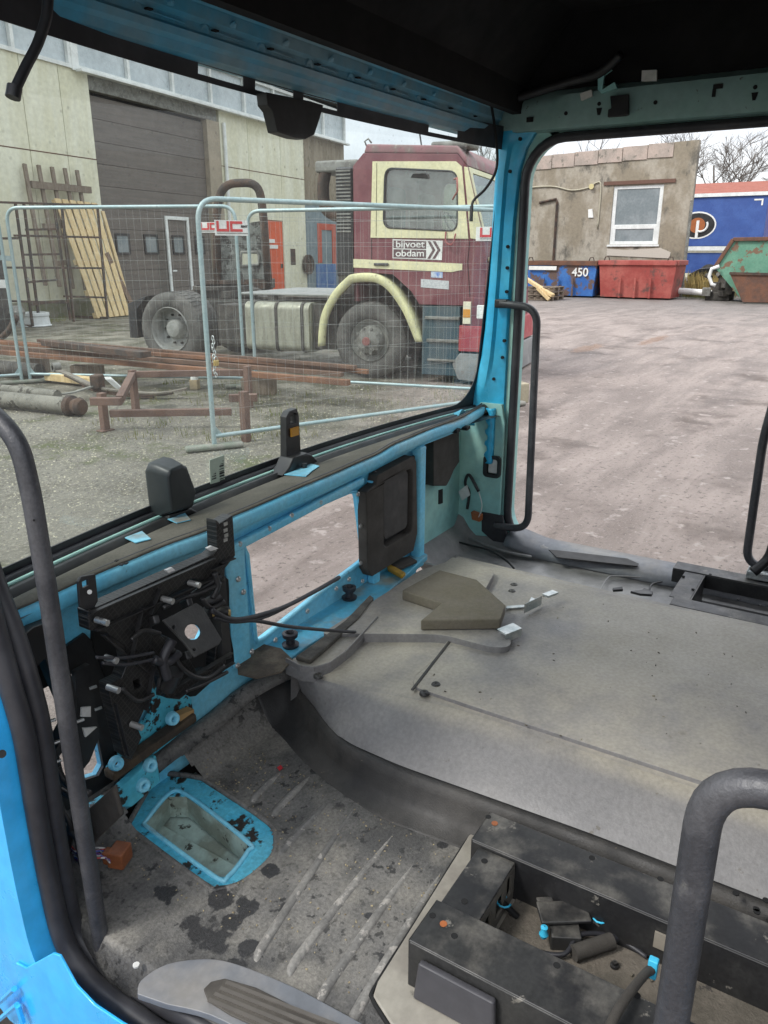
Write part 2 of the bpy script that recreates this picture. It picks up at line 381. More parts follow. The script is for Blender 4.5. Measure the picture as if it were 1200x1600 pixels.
MB().plate([(-.95, .42), (1.13, .42), (1.29, .55), (1.29, 1.04), (1.2, 1.15), (1.165, 1.93), (1.12, 2.09), (-.95, 2.09)], [far_open], O=(XR, 0, 0), U=(0, 1, 0), V=(0, 0, 1), T=(1, 0, 0), th=.07).build('far_door_frame', K['mint'], cab, bevel=.008)
side = MB().plate([(-.95, .28), (1.12, .28), (1.40, .42), (1.42, 1.0), (1.30, 1.12), (1.24, 1.95), (1.12, 2.09), (-.95, 2.09)], [near_open], O=(XL-.05, 0, 0), U=(0, 1, 0), V=(0, 0, 1), T=(1, 0, 0), th=.045)
side.build('near_door_frame', K['blue'], cab, bevel=.006)
# lower outer panel below the seam, standing proud of the skin
lp = [at(x, y, X=XL-.055) for x, y in ((24, 1505), (40, 1513), (82, 1490), (93, 1494), (118, 1540), (148, 1572), (190, 1600), (225, 1617), (280, 1655), (60, 1720), (40, 1600))]
MB().slab(lp, (.0047, 0, 0)).build('lower_door_step_panel', K['blue'], cab, bevel=.0015)
# front corner outside: the wheel-step well with blue straps
MB().bb(XL-.04, XL+.03, 1.02, 1.4, .2, .43).build('step_well', K['black'], cab)
for a, b in (((-5, 1570), (22, 1545)), ((0, 1592), (26, 1570)), ((28, 1572), (36, 1598))):
    MB().tube([at(*a, X=XL-.065), at(*b, X=XL-.065)], .005, 6).build('step_strap', K['blue'], cab, smooth=True)
# raised outer pillar moulding and its access hole


MB().cyl(at(3, 1178, X=XL-.0545), at(3, 1178, X=XL-.05), .006).build('drain_hole', K['hole'], cab)
# rubber seals
MB().tube([Vector((.557, p.x-.014, p.y+.006)) for p in near_o], .0165, 12).build('door_seal', K['rubber'], cab, smooth='all')
MB().tube([Vector((.592, p.x+.006, p.y-.004)) for p in near_i], .016, 12).build('inner_door_seal', K['rubber'], cab, smooth='all')
MB().tube([Vector((XR-.004, a, b)) for a, b in far_open], .0155, 10, closed=True).build('door_seal', K['rubber'], cab, smooth='all')
# --- far A-pillar: folded blue section flaring into the dash at its foot
rows = []
for z, yf, yd, xo in ((.98, 1.30, 1.105, 0), (1.02, 1.295, 1.105, 0), (1.06, 1.275, 1.105, 0), (1.10, 1.252, 1.105, 0), (1.16, 1.232, 1.105, 0), (1.24, 1.216, 1.105, 0), (1.34, 1.206, 1.105, 0), (1.5, 1.198, 1.102, 0), (1.7, 1.192, 1.1, 0), (1.86, 1.188, 1.09, 0), (1.93, 1.186, 1.07, 0), (1.97, 1.185, 1.045, 0), (2.02, 1.183, 1.0, 0)):
    w = yf-yd
    rows.append([Vector((x, y, z)) for x, y in ((XR+.06, yf+.035), (XR+.005, yf+.008), (XR-.022, yf-.006), (XR-.03, yf-.16*w), (XR-.03, yf-.36*w), (XR-.018, yf-.46*w), (XR-.016, yf-.8*w), (XR-.012, yd+.016), (XR+.01, yd+.012))])
MB().grid(rows).build('windscreen_pillar', K['pillar'], cab, smooth=True, solid=.004)
for y, z in ((1.135, 1.86), (1.13, 1.62), (1.128, 1.55), (1.126, 1.3), (1.13, 1.24), (1.16, 1.16), (1.126, 1.47)):
    MB().cyl((XR-.024, y, z), (XR-.008, y, z), .006, 10).build('pillar_hole', K['hole'], cab)
# mint kick panel below, with scalloped flange
MB().plate([(1.29, .53), (1.29, 1.03), (1.26, 1.07), (1.12, 1.07), (1.105, 1.0), (1.105, .55)], [rrect(1.118, 1.165, .80, .865, .014)], O=(XR-.03, 0, 0), U=(0, 1, 0), V=(0, 0, 1), T=(1, 0, 0), th=.02).build('kick_panel', K['mint'], cab, bevel=.003)
fl = MB()
zz = [1.055-.0105*k for k in range(21)]
fl.grid([[Vector((XR-.032, 1.142, z)), Vector((XR-.05, 1.146+.004*math.cos(k*1.5), z)), Vector((XR-.05, 1.165+.008*math.cos(k*1.5), z)), Vector((XR-.032, 1.17, z))] for k, z in enumerate(zz)])
fl.build('scalloped_flange', K['pillar'], cab, smooth='all', solid=.003)
MB().plate(rrect(1.108, 1.178, .79, .875, .016), [rrect(1.12, 1.163, .803, .862, .01)], O=(XR-.044, 0, 0), U=(0, 1, 0), V=(0, 0, 1), T=(1, 0, 0), th=.013).build('latch_bezel', K['black'], cab, bevel=.003)
MB().bb(XR-.036, XR-.03, 1.123, 1.16, .806, .86).build('latch_button', K['whitepl'], cab, bevel=.004)
MB().slab(ats([(752, 830), (752, 800), (785, 806), (788, 826), (800, 850), (770, 846)], X=XR-.036), (.012, 0, 0)).build('kick_trim', K['rubber'], cab, bevel=.003)
# small harness by the kick panel
w1 = smoothpath([at(730, 795, X=2.58), at(733, 770, X=2.58), at(727, 755, X=2.57), at(733, 742, X=2.56), at(748, 768, X=2.56)], 6)
MB().tube(w1, .006, 8).build('harness_sleeve', K['black'], cab, smooth='all')
MB().tube(smoothpath([at(748, 768, X=2.56), at(753, 790, X=2.56), at(748, 808, X=2.55)], 6), .0018, 6).build('harness_wire', K['whitepl'], cab, smooth='all')
MB().slab(ats([(716, 768), (729, 758), (734, 774), (722, 782)], X=2.55), (.006, 0, 0)).build('harness_tag', K['whitepl'], cab)
MB().slab(ats([(735, 800), (750, 806), (749, 816), (737, 812)], X=2.55), (.03, 0, 0)).build('harness_plug', K['orange'], cab, bevel=.003)
MB().slab(ats([(686, 766), (692, 764), (692, 786), (686, 788)], Y=1.279), (0, .004, 0)).build('vent_slot', K['hole'], cab)

# --- roof, header, rear wall
rf = MB(); rf.bb(XL, XR+.06, -.95, 1.1, 2.30, 2.33)
rf.build('roof_lining', K['roof'], cab)
MB().bb(XL-.04, XR+.07, -.99, -.955, .3, 2.33).build('rear_wall', K['roof'], cab)
rs = MB(); rs.bb(XR+.002, XR+.068, -.95, 1.12, 2.095, 2.3); rs.bb(XL-.05, XL-.005, -.95, 1.12, 2.095, 2.3); rs.bb(XL, XR, 1.1, 1.13, 2.03, 2.33)
rs.build('roof_side', K['roof'], cab)
# windscreen header: stepped underside with pressed dimples
hp = [(1.262, 1.985), (1.24, 1.961), (1.205, 1.957), (1.192, 1.960), (1.187, 1.974), (1.176, 1.980), (1.172, 1.992), (1.178, 1.998), (1.177, 2.012), (1.166, 2.018), (1.163, 2.040), (1.152, 2.047), (1.145, 2.056)]
rows = []
for i in range(60):
    x = XL+(XR-XL-.02)*i/59; o = .022*(1-((x-1.66)/1.0)**2)
    rows.append([Vector((x, y+(o if k < 2 else o*.4), z)) for k, (y, z) in enumerate(hp)])
MB().grid(rows).build('windscreen_header', K['header'], cab, smooth=True)
MB().grid([[p+Vector((0, d, h)) for p in [r[-1] for r in rows]] for d, h in ((.002, -.002), (-.01, .012), (-.10, .12), (-.22, .27))]).build('roof_front', K['roof'], cab)
for k in range(10):
    x = .92+.165*k
    MB().lathe([(0, .001), (0, .013), (.004, .015), (.006, .010), (.003, .004), (.003, .001)], (x, 1.19, 2.003), (0, -1, -.3), 14).build('header_dimple', K['header'], cab, smooth='all')
    MB().slab([(x+.045, 1.19, 2.017), (x+.085, 1.19, 2.017), (x+.075, 1.17, 2.031), (x+.066, 1.165, 2.034), (x+.055, 1.175, 2.025)], (0, 0, -.008)).build('header_clip', K['header'], cab, bevel=.003)
    MB().bar((x+.02, 1.184, 2.006), (x+.11, 1.184, 2.004), .006, .003).build('header_slot', K['header'], cab, bevel=.001)
    MB().box((x+.02, 1.178, 2.006), (.012, .01, .003)).build('header_hole', K['hole'], cab)
# rail above the far door
rows = []
for y in [1.22-.04*k for k in range(48)]:
    dz = .03*max(0, (y-.95)/.27)
    rows.append([Vector((x, y, z)) for x, z in ((XR-.002, 1.972+.0*dz), (XR-.03, 1.978), (XR-.034, 1.99), (XR-.034, 2.055-dz), (XR-.028, 2.075-dz), (XR+.01, 2.095))])
MB().grid(rows).build('door_header_rail', mat('shaded_mint_paint', (.22, .38, .34), .55, c2=(.26, .4, .38), ns=3, c3=(.1, .11, .09), s3=22, t3=.66), cab, smooth=True)  # mint darkened: the shade above the door is put into the colour
for (x, y), k in (((828, 187), 'r'), ((884, 177), 'c'), ((936, 162), 'c'), ((936, 172), 't'), ((1024, 160), 'c'), ((1122, 135), 'F'), ((1179, 148), 't'), ((1180, 136), 'c'), ((812, 217), 'c')):
    c = at(x, y, X=XR-.036); m = MB()
    if k == 'c': m.cyl(c, c+Vector((.008, 0, 0)), .006, 10)
    elif k == 'r': m.box(c, (.006, .022, .014))
    elif k == 't': m.slab([c+Vector((0, .009, .006)), c+Vector((0, -.009, .006)), c+Vector((0, -.004, -.014)), c+Vector((0, .004, -.014))], (.008, 0, 0))
    else: m.box(c, (.006, .026, .012)); m.box(c+Vector((0, .009, -.016)), (.006, .009, .02))
    m.build('rail_hole', K['hole'], cab)
MB().slab(ats([(955, 151), (984, 148), (984, 180), (979, 182), (951, 184), (952, 172), (957, 170)], X=XR-.04), (-.014, 0, 0)).build('belt_anchor', K['black'], cab, bevel=.003)
MB().tube(smoothpath([(2.58, 1.12, 2.07), (2.6, .95, 2.105), (2.6, .85, 2.12), (2.58, .78, 2.16)], 5), .014, 8).build('roof_harness', K['black'], cab, smooth='all')
MB().slab(ats([(906, 146), (924, 140), (925, 150), (908, 157)], X=2.585), (.01, 0, 0)).build('harness_label', K['whitepl'], cab)
MB().slab(ats([(1003, 110), (1026, 109), (1026, 126), (1002, 127)], X=2.6), (.01, 0, 0)).build('roof_label', K['whitepl'], cab)
MB().slab(ats([(934, 108), (956, 109), (944, 118), (941, 140), (960, 128), (964, 138), (940, 146), (934, 140)], X=2.6), (.01, 0, 0)).build('roof_bracket', K['mint'], cab)
MB().cyl(at(731, 30, X=2.3), at(731, 30, X=2.3)+Vector((.004, 0, 0)), .012, 10).build('roof_button', K['whitepl'], cab)
MB().slab(ats([(678, 60), (690, 0), (765, 0), (765, 150), (700, 140)], X=2.55), (.02, 0, 0)).build('roof_side_bracket', K['header'], cab, bevel=.01)

# --- windscreen: curved glass, black printed edge with clear windows, rubber surround
def ws(x, t, off=0):   # point on the screen: x across, t 0 foot .. 1 top
    yb = wy(x); o = Vector((x, yb-.075*t-off, 1.045+.925*t)); return o
xs = [XL+.02+(XR-XL+.01)*i/40 for i in range(41)]
MB().grid([[ws(x, t) for x in xs] for t in [k/8 for k in range(9)]]).build('windscreen', glass('windscreen_glass', (.93, .99, .96), .095, 1.2), cab, smooth='all')
fr = MB()
def strip(x0, x1, t0, t1, off=.004, n=6):
    fr.grid([[ws(x0+(x1-x0)*i/n, t, off) for i in range(n+1)] for t in (t0, t1)])
T0, T1 = .955, 1.03     # frit band at the top
win = [(1.273, 1.417, .966, .988), (1.456, 1.596, .963, .983), (1.633, 1.773, .957, .975), (2.2, 2.357, .95, .966)]
win = [(a, b, .967, .987) for a, b, _, _ in win]
edges = [XL+.02]+[e for w_ in win for e in w_[:2]]+[XR-.01]
for i in range(len(edges)-1):
    a, b = edges[i], edges[i+1]
    if i % 2 == 0: strip(a, b, T0, T1)
    else:
        strip(a, b, T0, .967); strip(a, b, .987, T1)
strip(XL+.02, XR+.01, 0, .03, n=30)
for k in range(24):
    t0, t1 = .03+k/24*.925, .03+(k+1)/24*.925
    strip(XR-.028, XR+.02, t0, t1, n=1)
# rounded lower corner of the clear glass
cx, ct = XR-.028-.13, .03+.15
for k in range(8):
    a0, a1 = R(-90+k*90/8), R(-90+(k+1)*90/8)
    fr.add([ws(cx+.13*math.cos(a0), ct+.15*math.sin(a0), .004), ws(cx+.13*math.cos(a1), ct+.15*math.sin(a1), .004), ws(XR-.02, .02, .004)], [(0, 1, 2)])
fr.build('windscreen_black_edge', K['rubber'], cab, solid=.003)
MB().tube([ws(x, 0, .012)+Vector((0, 0, .002)) for x in xs], .013, 8).build('windscreen_seal', K['rubber'], cab, smooth='all')
MB().slab(ats([(400, 146), (470, 160), (490, 166), (484, 188), (476, 212), (462, 219), (446, 217), (418, 208), (410, 176), (402, 166)], Y=1.235), (0, -.03, 0)).build('sensor_housing', K['black'], cab, bevel=.008, seg=3)
# barcode sticker on the glass
st = [ws(1.292, .025, .006), ws(1.345, .022, .006), ws(1.343, .092, .006), ws(1.29, .092, .006)]
stm = mat('pale_green_sticker', (.5, .58, .48), .5)
sk = MB().slab(st, (0, -.0015, 0)).build('glass_sticker', stm, cab)
bc = MB()
for k in range(9): bc.bb(1.325, 1.340, 1.302, 1.304, 1.066+k*.0062, 1.066+k*.0062+random.choice((.0015, .003, .0042)))
for k in range(5):
    for j in range(3): bc.bb(1.298+j*.005, 1.3015+j*.005, 1.302, 1.304, 1.078+k*.006, 1.081+k*.006)
bc.build('barcode_print', K['black'], sk)
# --- wiper / mirror mounts standing on the scuttle
mc = MB()
a = [Vector((x, 1.265, z)) for x, z in ((1.09, 1.05), (1.088, 1.15), (1.10, 1.168), (1.142, 1.172), (1.16, 1.16), (1.185, 1.085), (1.17, 1.045))]
b2 = [p+Vector((.0, -.035, 0)) for p in a]; ctr = sum(b2, Vector())/7; b2 = [ctr+(p-ctr)*.8 for p in b2]; n7 = 7
a0 = [p+Vector((0, .03, 0)) for p in a]
mc.add(a0+a+b2, [tuple(range(7)), tuple(range(20, 13, -1))]+[(i, (i+1) % 7, (i+1) % 7+7, i+7) for i in range(7)]+[(i+7, (i+1) % 7+7, (i+1) % 7+14, i+14) for i in range(7)])
mc.build('camera_cover', mat('charcoal_plastic', (.03, .036, .037), .4, c2=(.04, .045, .046), ns=5), cab, bevel=.006, seg=3)
MB().slab([(1.092, 1.24, 1.035), (1.19, 1.24, 1.035), (1.168, 1.24, 1.052), (1.10, 1.24, 1.056)], (0, .05, 0)).build('cover_foot', K['black'], cab, bevel=.004)
lv = MB().plate([(1.548, 1.05), (1.556, 1.19), (1.57, 1.203), (1.602, 1.206), (1.608, 1.19), (1.612, 1.05)], [[(1.572, 1.168), (1.575, 1.19), (1.595, 1.192), (1.595, 1.168)]], O=(0, 1.275, 0), U=(1, 0, 0), V=(0, 0, 1), T=(0, .022, 0), th=1).build('lever_bracket', K['black'], cab, bevel=.004)
MB().bb(1.568, 1.599, 1.269, 1.2745, 1.135, 1.158).build('lever_label', mat('amber_label', (.6, .27, .03), .5), lv)
MB().slab([(1.50, 1.25, 1.045), (1.66, 1.25, 1.05), (1.63, 1.25, 1.075), (1.61, 1.25, 1.085), (1.55, 1.25, 1.085), (1.53, 1.25, 1.062)], (0, .05, 0)).build('lever_foot', K['black'], cab, bevel=.005)

# --- scuttle, felt shelf, lip
def lipz(x):
    P = [(.5, 1.034), (.66, 1.038), (.85, 1.044), (.98, 1.045), (1.1, 1.041), (1.18, 1.05), (1.5, 1.055), (1.75, 1.060), (1.88, 1.072), (2.1, 1.075), (2.4, 1.067), (2.7, 1.06)]
    for (a, za), (b, zb) in zip(P, P[1:]):
        if x <= b:
            t = (x-a)/(b-a); t = t*t*(3-2*t); return za+(zb-za)*t
    return P[-1][1]
def lipy(x): return 1.13 + .06*max(0, (x-2.1)/.5)**2
XS = [XL+.02+(XR-XL-.03)*i/70 for i in range(71)]
MB().grid([[Vector((x, wy(x)-.066, 1.032)) for x in XS], [Vector((x, wy(x)-.070, 1.040)) for x in XS]]+[[Vector((x, (wy(x)-.074)*(1-t)+lipy(x)*t, 1.042*(1-t)+(lipz(x)+.003)*t+.003*math.sin(math.pi*t))) for x in XS] for t in [k/6 for k in range(7)]]+[[Vector((x, lipy(x)-.003, lipz(x)+.001)) for x in XS]]).build('felt_shelf', K['felt'], cab, smooth=True, solid=.006)
MB().tube([Vector((x, wy(x)-.030, 1.050)) for x in XS], .004, 6).build('scuttle_strip', K['mint'], cab, smooth='all')
MB().grid([[Vector((x, wy(x)-.02, 1.04)) for x in XS], [Vector((x, wy(x)-.036, 1.049)) for x in XS], [Vector((x, wy(x)-.05, 1.05)) for x in XS], [Vector((x, wy(x)-.058, 1.036)) for x in XS], [Vector((x, wy(x)-.072, 1.030)) for x in XS], [Vector((x, wy(x)-.118, 1.028)) for x in XS]]).build('scuttle_gutter', K['black'], cab, smooth='all')
# bright tabs and openings in the felt
def feltz(x, y):
    a, b = wy(x)-.074, lipy(x); t = max(0, min(1, (a-y)/(a-b))); return 1.042*(1-t)+(lipz(x)+.003)*t+.003*math.sin(math.pi*t)
def onfelt(u, v, dz=.0045):
    z = 1.04
    for _ in range(5): p = at(u, v, Z=z); z = feltz(p.x, p.y)+dz
    return at(u, v, Z=z)
for (pts) in ([(195, 841), (222, 831), (236, 843), (212, 849)], [(262, 812), (288, 801), (298, 813), (276, 818)], [(443, 742), (478, 723), (499, 729), (487, 737), (478, 745)], [(560, 686), (575, 680), (581, 685), (572, 689)], [(598, 668), (606, 664), (611, 668), (604, 671)], [(705, 648), (722, 640), (730, 645), (716, 650)]):
    MB().slab([onfelt(*q) for q in pts], (0, 0, .002)).build('bare_tab', K['front'], cab)
MB().cyl(onfelt(476, 733), onfelt(476, 733)+Vector((0, 0, .016)), .007, 10).build('shelf_stud', K['black'], cab, smooth=True)
for x, y in ((182, 876), (190, 882), (197, 880)):
    MB().box(onfelt(x, y, .003), (.008, .006, .002), .4).build('felt_slit', K['hole'], cab)
# rolled lip and the recessed rail under it
prof = [(.012, .0), (-.002, .0005), (-.009, -.004), (-.012, -.012), (-.010, -.026), (-.004, -.034), (.010, -.038), (.019, -.043), (.022, -.052), (.033, -.057)]
MB().grid([[Vector((x, lipy(x)+dy, lipz(x)+dz)) for dy, dz in prof] for x in XS]).build('dash_lip', K['front'], cab, smooth=True, solid=.002)
MB().tube([Vector((x, lipy(x)+.008, lipz(x)+.004)) for x in XS], .0032, 6).build('felt_edge', K['rubber'], cab, smooth='all')
for x, y in ((706, 672), (722, 668)):
    c = at(x, y, Y=1.14); MB().slab([c+Vector((-.012, .02, -.006)), c+Vector((.012, .02, -.004)), c+Vector((.012, .02, .007)), c+Vector((-.012, .02, .005))], (0, -.045, 0)).build('lip_slot', K['hole'], cab)

# --- front wall with its three openings
FY = 1.165
def fq(pts): return [(p.x, p.z) for p in ats(pts, Y=FY)]
big = fq([(384, 866), (378, 852), (388, 842), (470, 800), (545, 768), (554, 768), (557, 778), (568, 868), (565, 876), (500, 925), (408, 998), (400, 1002), (397, 996)])
lefth = fq([(62, 1075), (110, 1050), (128, 1048), (158, 1195), (150, 1210), (100, 1225)])
outer = [(XL+.01, .49), (2.06, .49), (2.06, 1.03), (1.7, 1.012), (1.3, 1.0), (XL+.01, .99)]
c1 = fq([(285, 973), (303, 971), (317, 985), (310, 1000), (296, 1001), (284, 988)])
c2 = fq([(336, 990), (345, 985), (350, 1020), (338, 1022)])
MB().plate(outer, [big, lefth, c1, c2], O=(0, FY, 0), U=(1, 0, 0), V=(0, 0, 1), T=(0, 1, 0), th=.012).build('front_wall', K['front'], cab)
# flanges round the big opening
bq = [Vector((a, FY-.004, b)) for a, b in big]
MB().tube(bq, .006, 6, closed=True).build('opening_flange', K['front'], cab, smooth='all')
fr_ = MB()
for a, b in (((376, 858), (548, 764)), ):
    fr_.bar(at(*a, Y=FY)+Vector((-.05, -.012, .018)), at(*b, Y=FY)+Vector((.04, -.012, .018)), .02, .022, up=(0, 0, 1))
fr_.build('opening_rail', K['front'], cab, bevel=.006)
MB().bb(1.765, 1.80, FY-.03, FY-.0005, .66, .985).build('opening_post', K['front'], cab, bevel=.008)
MB().bb(1.175, 1.235, FY-.016, FY-.0005, .66, .975).build('opening_post', K['front'], cab, bevel=.008)
for x, y in ((374, 850), (380, 925), (393, 1018), (371, 1040), (563, 880), (566, 908), (545, 905), (480, 955), (430, 1000), (563, 822), (559, 772), (500, 785), (455, 805), (420, 826), (372, 905), (525, 920)):
    MB().lathe([(0, .001), (.004, .002), (.004, .006), (0, .0075)], at(x, y, Y=FY-.018), (0, -1, 0), 8).build('front_wall_rivet', K['studs'], cab, smooth='all')
# near-side lower front: chipped blue panels with bushes
MB().slab(ats([(172, 1205), (238, 1120), (238, 1060), (300, 1090), (305, 1128), (240, 1180)], Y=FY-.03), (0, .02, 0)).build('chipped_panel', K['rustblue'], cab, bevel=.004)
MB().slab(ats([(140, 1265), (185, 1235), (245, 1180), (252, 1220), (205, 1262), (190, 1262)], Y=FY-.06), (0, .02, 0)).build('chipped_panel', K['rustblue'], cab, bevel=.004)
MB().bar(at(170, 1212, Y=FY-.05), at(300, 1118, Y=FY-.05), .03, .02).build('rust_ledge', mat('rusty_grime', (.035, .026, .018), .85, c2=(.07, .05, .03), ns=18, bump=.003, bs=80), cab, bevel=.004)
for x, y in ((180, 1192), (268, 1122), (233, 1195), (222, 1226), (190, 1150)):
    c = at(x, y, Y=FY-.062)
    MB().lathe([(0, .005), (.012, .006), (.014, .011), (.01, .0135), (0, .015)], c, (-.2, -1, .2), 14).build('panel_bush', K['front'], cab, smooth='all')
MB().slab(ats([(280, 1118), (303, 1108), (304, 1122), (284, 1136)], Y=FY-.055), (0, .02, 0)).build('felt_scrap', mat('tan_felt', (.35, .22, .09), .9), cab)

# black plate over the wall of the near corner
MB().plate(fq([(52, 1040), (128, 988), (150, 1010), (166, 1072), (180, 1125), (196, 1195), (150, 1245), (70, 1275)]), [lefth], O=(0, FY-.008, 0), U=(1, 0, 0), V=(0, 0, 1), T=(0, 1, 0), th=.006).build('near_wall_plate', K['black'], cab)
# --- right-hand covers on the front wall
cv = MB().plate([(1.715, .965), (1.765, .975), (1.775, 1.0), (1.98, 1.012), (2.0, .99), (2.012, .75), (1.99, .70), (1.90, .70), (1.74, .70), (1.72, .73)], [rrect(1.81, 1.975, .765, .975, .02)], O=(0, FY-.035, 0), U=(1, 0, 0), V=(0, 0, 1), T=(0, 1, 0), th=.033).build('foam_cover', K['foamdk'], cab, bevel=.01)
MB().plate(rrect(1.822, 1.962, .785, .972, .02), [], O=(0, FY-.026, 0), U=(1, 0, 0), V=(0, 0, 1), T=(0, 1, 0), th=.02).build('cover_lid', mat('dark_grey_lid', (.032, .031, .03), .6, c2=(.045, .043, .04), ns=10, dust=(.12, .11, .09)), cv, bevel=.004)
MB().bb(1.80, 1.985, FY-.006, FY-.001, .755, .985).build('cover_recess', K['hole'], cv)
MB().bb(2.02, 2.065, FY-.035, FY-.0005, .62, 1.03).build('front_wall_post', K['front'], cab, bevel=.01)
MB().plate([(2.30, 1.02), (2.50, .99), (2.51, .86), (2.47, .84), (2.44, .81), (2.41, .79), (2.31, .815)], [], O=(0, 1.235, 0), U=(1, 0, 0), V=(0, 0, 1), T=(0, 1, 0), th=.042).build('foam_block', K['foamdk'], cab, bevel=.004)
MB().plate([(2.03, .50), (2.03, 1.05), (XR-.01, 1.05), (XR-.01, .50)], [], O=(0, 1.282, 0), U=(1, 0, 0), V=(0, 0, 1), T=(0, 1, 0), th=.003).build('mint_front_panel', K['mint'], cab)
MB().bb(2.062, 2.066, FY, 1.281, .5, 1.03).build('bay_side', K['front'], cab)
for x, y in ((663, 700), (645, 716), (585, 740), (648, 790), (652, 812)):
    MB().lathe([(0, .001), (.004, .003), (.004, .008), (0, .0095)], at(x, y, Y=FY-.012), (0, -1, 0), 10).build('front_wall_bolt', K['black'], cab, smooth='all')
# --- floor mat with ribs, toe board and foot well
def sstep(a, b, x):
    t = max(0, min(1, (x-a)/(b-a))); return t*t*(3-2*t)
fm = mat('rubber_floor_mat', (.075, .073, .07), .6, c2=(.165, .158, .145), ns=4, lo=.4, hi=.62, c3=(.035, .034, .033), s3=34, t3=.56, dust=(.22, .207, .18), dlo=.56, dn=7, bump=.0018, bs=220, gs=150, ga=.3,
         blobs=[(*at(x, y, Z=.502)[:3], r) for x, y, r in ((262, 1395, .022), (312, 1455, .024), (345, 1405, .026), (300, 1440, .016), (385, 1415, .022), (360, 1440, .018), (423, 1362, .017), (365, 1508, .018), (335, 1470, .026), (530, 1215, .03), (560, 1235, .032), (605, 1262, .018), (640, 1285, .024), (622, 1262, .016), (690, 1320, .012), (385, 1480, .018), (578, 1430, .008), (500, 1200, .02))], bcol=(.035, .034, .034), brough=.3)
K['toe'] = mat('worn_toe_mat', (.028, .027, .026), .6, c2=(.055, .051, .046), ns=6, c3=(.14, .12, .09), s3=30, t3=.66, bump=.001, bs=250)
ribs = []
for (a, b) in (((410, 1478), (560, 1253)), ((462, 1500), (625, 1290)), ((508, 1545), (660, 1330)), ((556, 1580), (700, 1345)), ((400, 1243), (443, 1201)), ((430, 1268), (489, 1208)), ((440, 1330), (520, 1245))):
    A, B = at(*a, Z=FZ), at(*b, Z=FZ); ribs.append((A, B))
def ribh(p):
    h = 0
    for A, B in ribs:
        d = (B-A); L = d.length; d = d/L; q = p-A; s = max(0, min(L, q.x*d.x+q.y*d.y)); c = A+d*s
        r = math.hypot(p.x-c.x, p.y-c.y); h = max(h, 1-sstep(.008, .02, r))
    return h*.008
fx = [.572+(1.30-.572)*i/100 for i in range(101)]; fy = [-.9+.06*k for k in range(21)]+[.31+.01*k for k in range(89)]
hole_q = [(p.x, p.y) for p in ats([(224, 1286), (262, 1240), (292, 1240), (386, 1313), (387, 1328), (356, 1368), (334, 1367)], Z=FZ)]
def inside(x, y, q):
    c = False; n = len(q)
    for i in range(n):
        a, b = q[i], q[(i+1) % n]
        if (a[1] > y) != (b[1] > y) and x < (b[0]-a[0])*(y-a[1])/(b[1]-a[1])+a[0]: c = not c
    return c
def distq(x, y, q):
    d = 9; n = len(q)
    for i in range(n):
        a, b = q[i], q[(i+1) % n]; ex, ey = b[0]-a[0], b[1]-a[1]
        t = max(0, min(1, ((x-a[0])*ex+(y-a[1])*ey)/(ex*ex+ey*ey))); d = min(d, math.hypot(x-a[0]-ex*t, y-a[1]-ey*t))
    return d
mat_q = [(p.x, p.y) for p in ats([(203, 1292), (243, 1222), (258, 1212), (308, 1217), (330, 1228), (415, 1285), (428, 1312), (420, 1340), (380, 1375), (345, 1386), (318, 1378)], Z=FZ)]
box_q = [(p.x, p.y) for p in ats([(583, 1562), (588, 1540), (735, 1305), (748, 1298), (1300, 1480), (1300, 1800), (640, 1640)], Z=FZ)]
def fz(x, y):
    z = FZ
    tb = 1.06+.02*(x-.7)
    z += .11*sstep(tb, 1.2, y)
    z -= .07*sstep(.602, .572, x)
    d = distq(x, y, mat_q)
    if not inside(x, y, mat_q): z += .004*(1-sstep(.015, .03, d))
    z += .002*math.sin(9*x+3)*math.sin(7*y)
    return z
mqc = [sum(p[k] for p in mat_q)/len(mat_q) for k in (0, 1)]; mat_qo = [(mqc[0]+(x-mqc[0])*1.035, mqc[1]+(y-mqc[1])*1.035) for x, y in mat_q]
vs = []; idx = {}; fs = []
for j, y in enumerate(fy):
    for i, x in enumerate(fx): vs.append((x, y, fz(x, y)))
w = len(fx)
def pull(k, q):
    pass
for j in range(len(fy)-1):
    for i in range(w-1):
        cxm, cym = (fx[i]+fx[i+1])/2, (fy[j]+fy[j+1])/2
        if inside(cxm, cym, mat_qo): continue
        if fy[j] > 1.15: continue
        fs.append((j*w+i, j*w+i+1, (j+1)*w+i+1, (j+1)*w+i))
MB().add(vs, fs).build('floor_mat', fm, cab, smooth='all')
K['rib'] = mat('worn_rib', (.24, .23, .21), .6, c2=(.15, .145, .135), ns=9, c3=(.33, .31, .28), s3=40, t3=.56, gs=150, ga=.25)
for A, B in ribs:
    q = smoothpath([A+Vector((-.030, -.012, 0)), A+Vector((-.006, -.002, 0)), A.lerp(B, .2), A.lerp(B, .5), A.lerp(B, .8), B], 6)
    MB().tube([p+Vector((0, 0, -.0045)) for p in q], .0105, 8, taper=[min(1, .35+i*.12, .25+(len(q)-1-i)*.06) for i in range(len(q))]).build('mat_rib', K['rib'], cab, smooth='all')
def rim(q, z, r, name, m):
    n = len(q); MB().tube(smoothpath([Vector((a, b, z)) for a, b in q+[q[0]]], 4)[:-1], r, 6, closed=True).build(name, m, cab, smooth='all')
rim(mat_qo, FZ+.001, .006, 'mat_cutout_edge', fm)
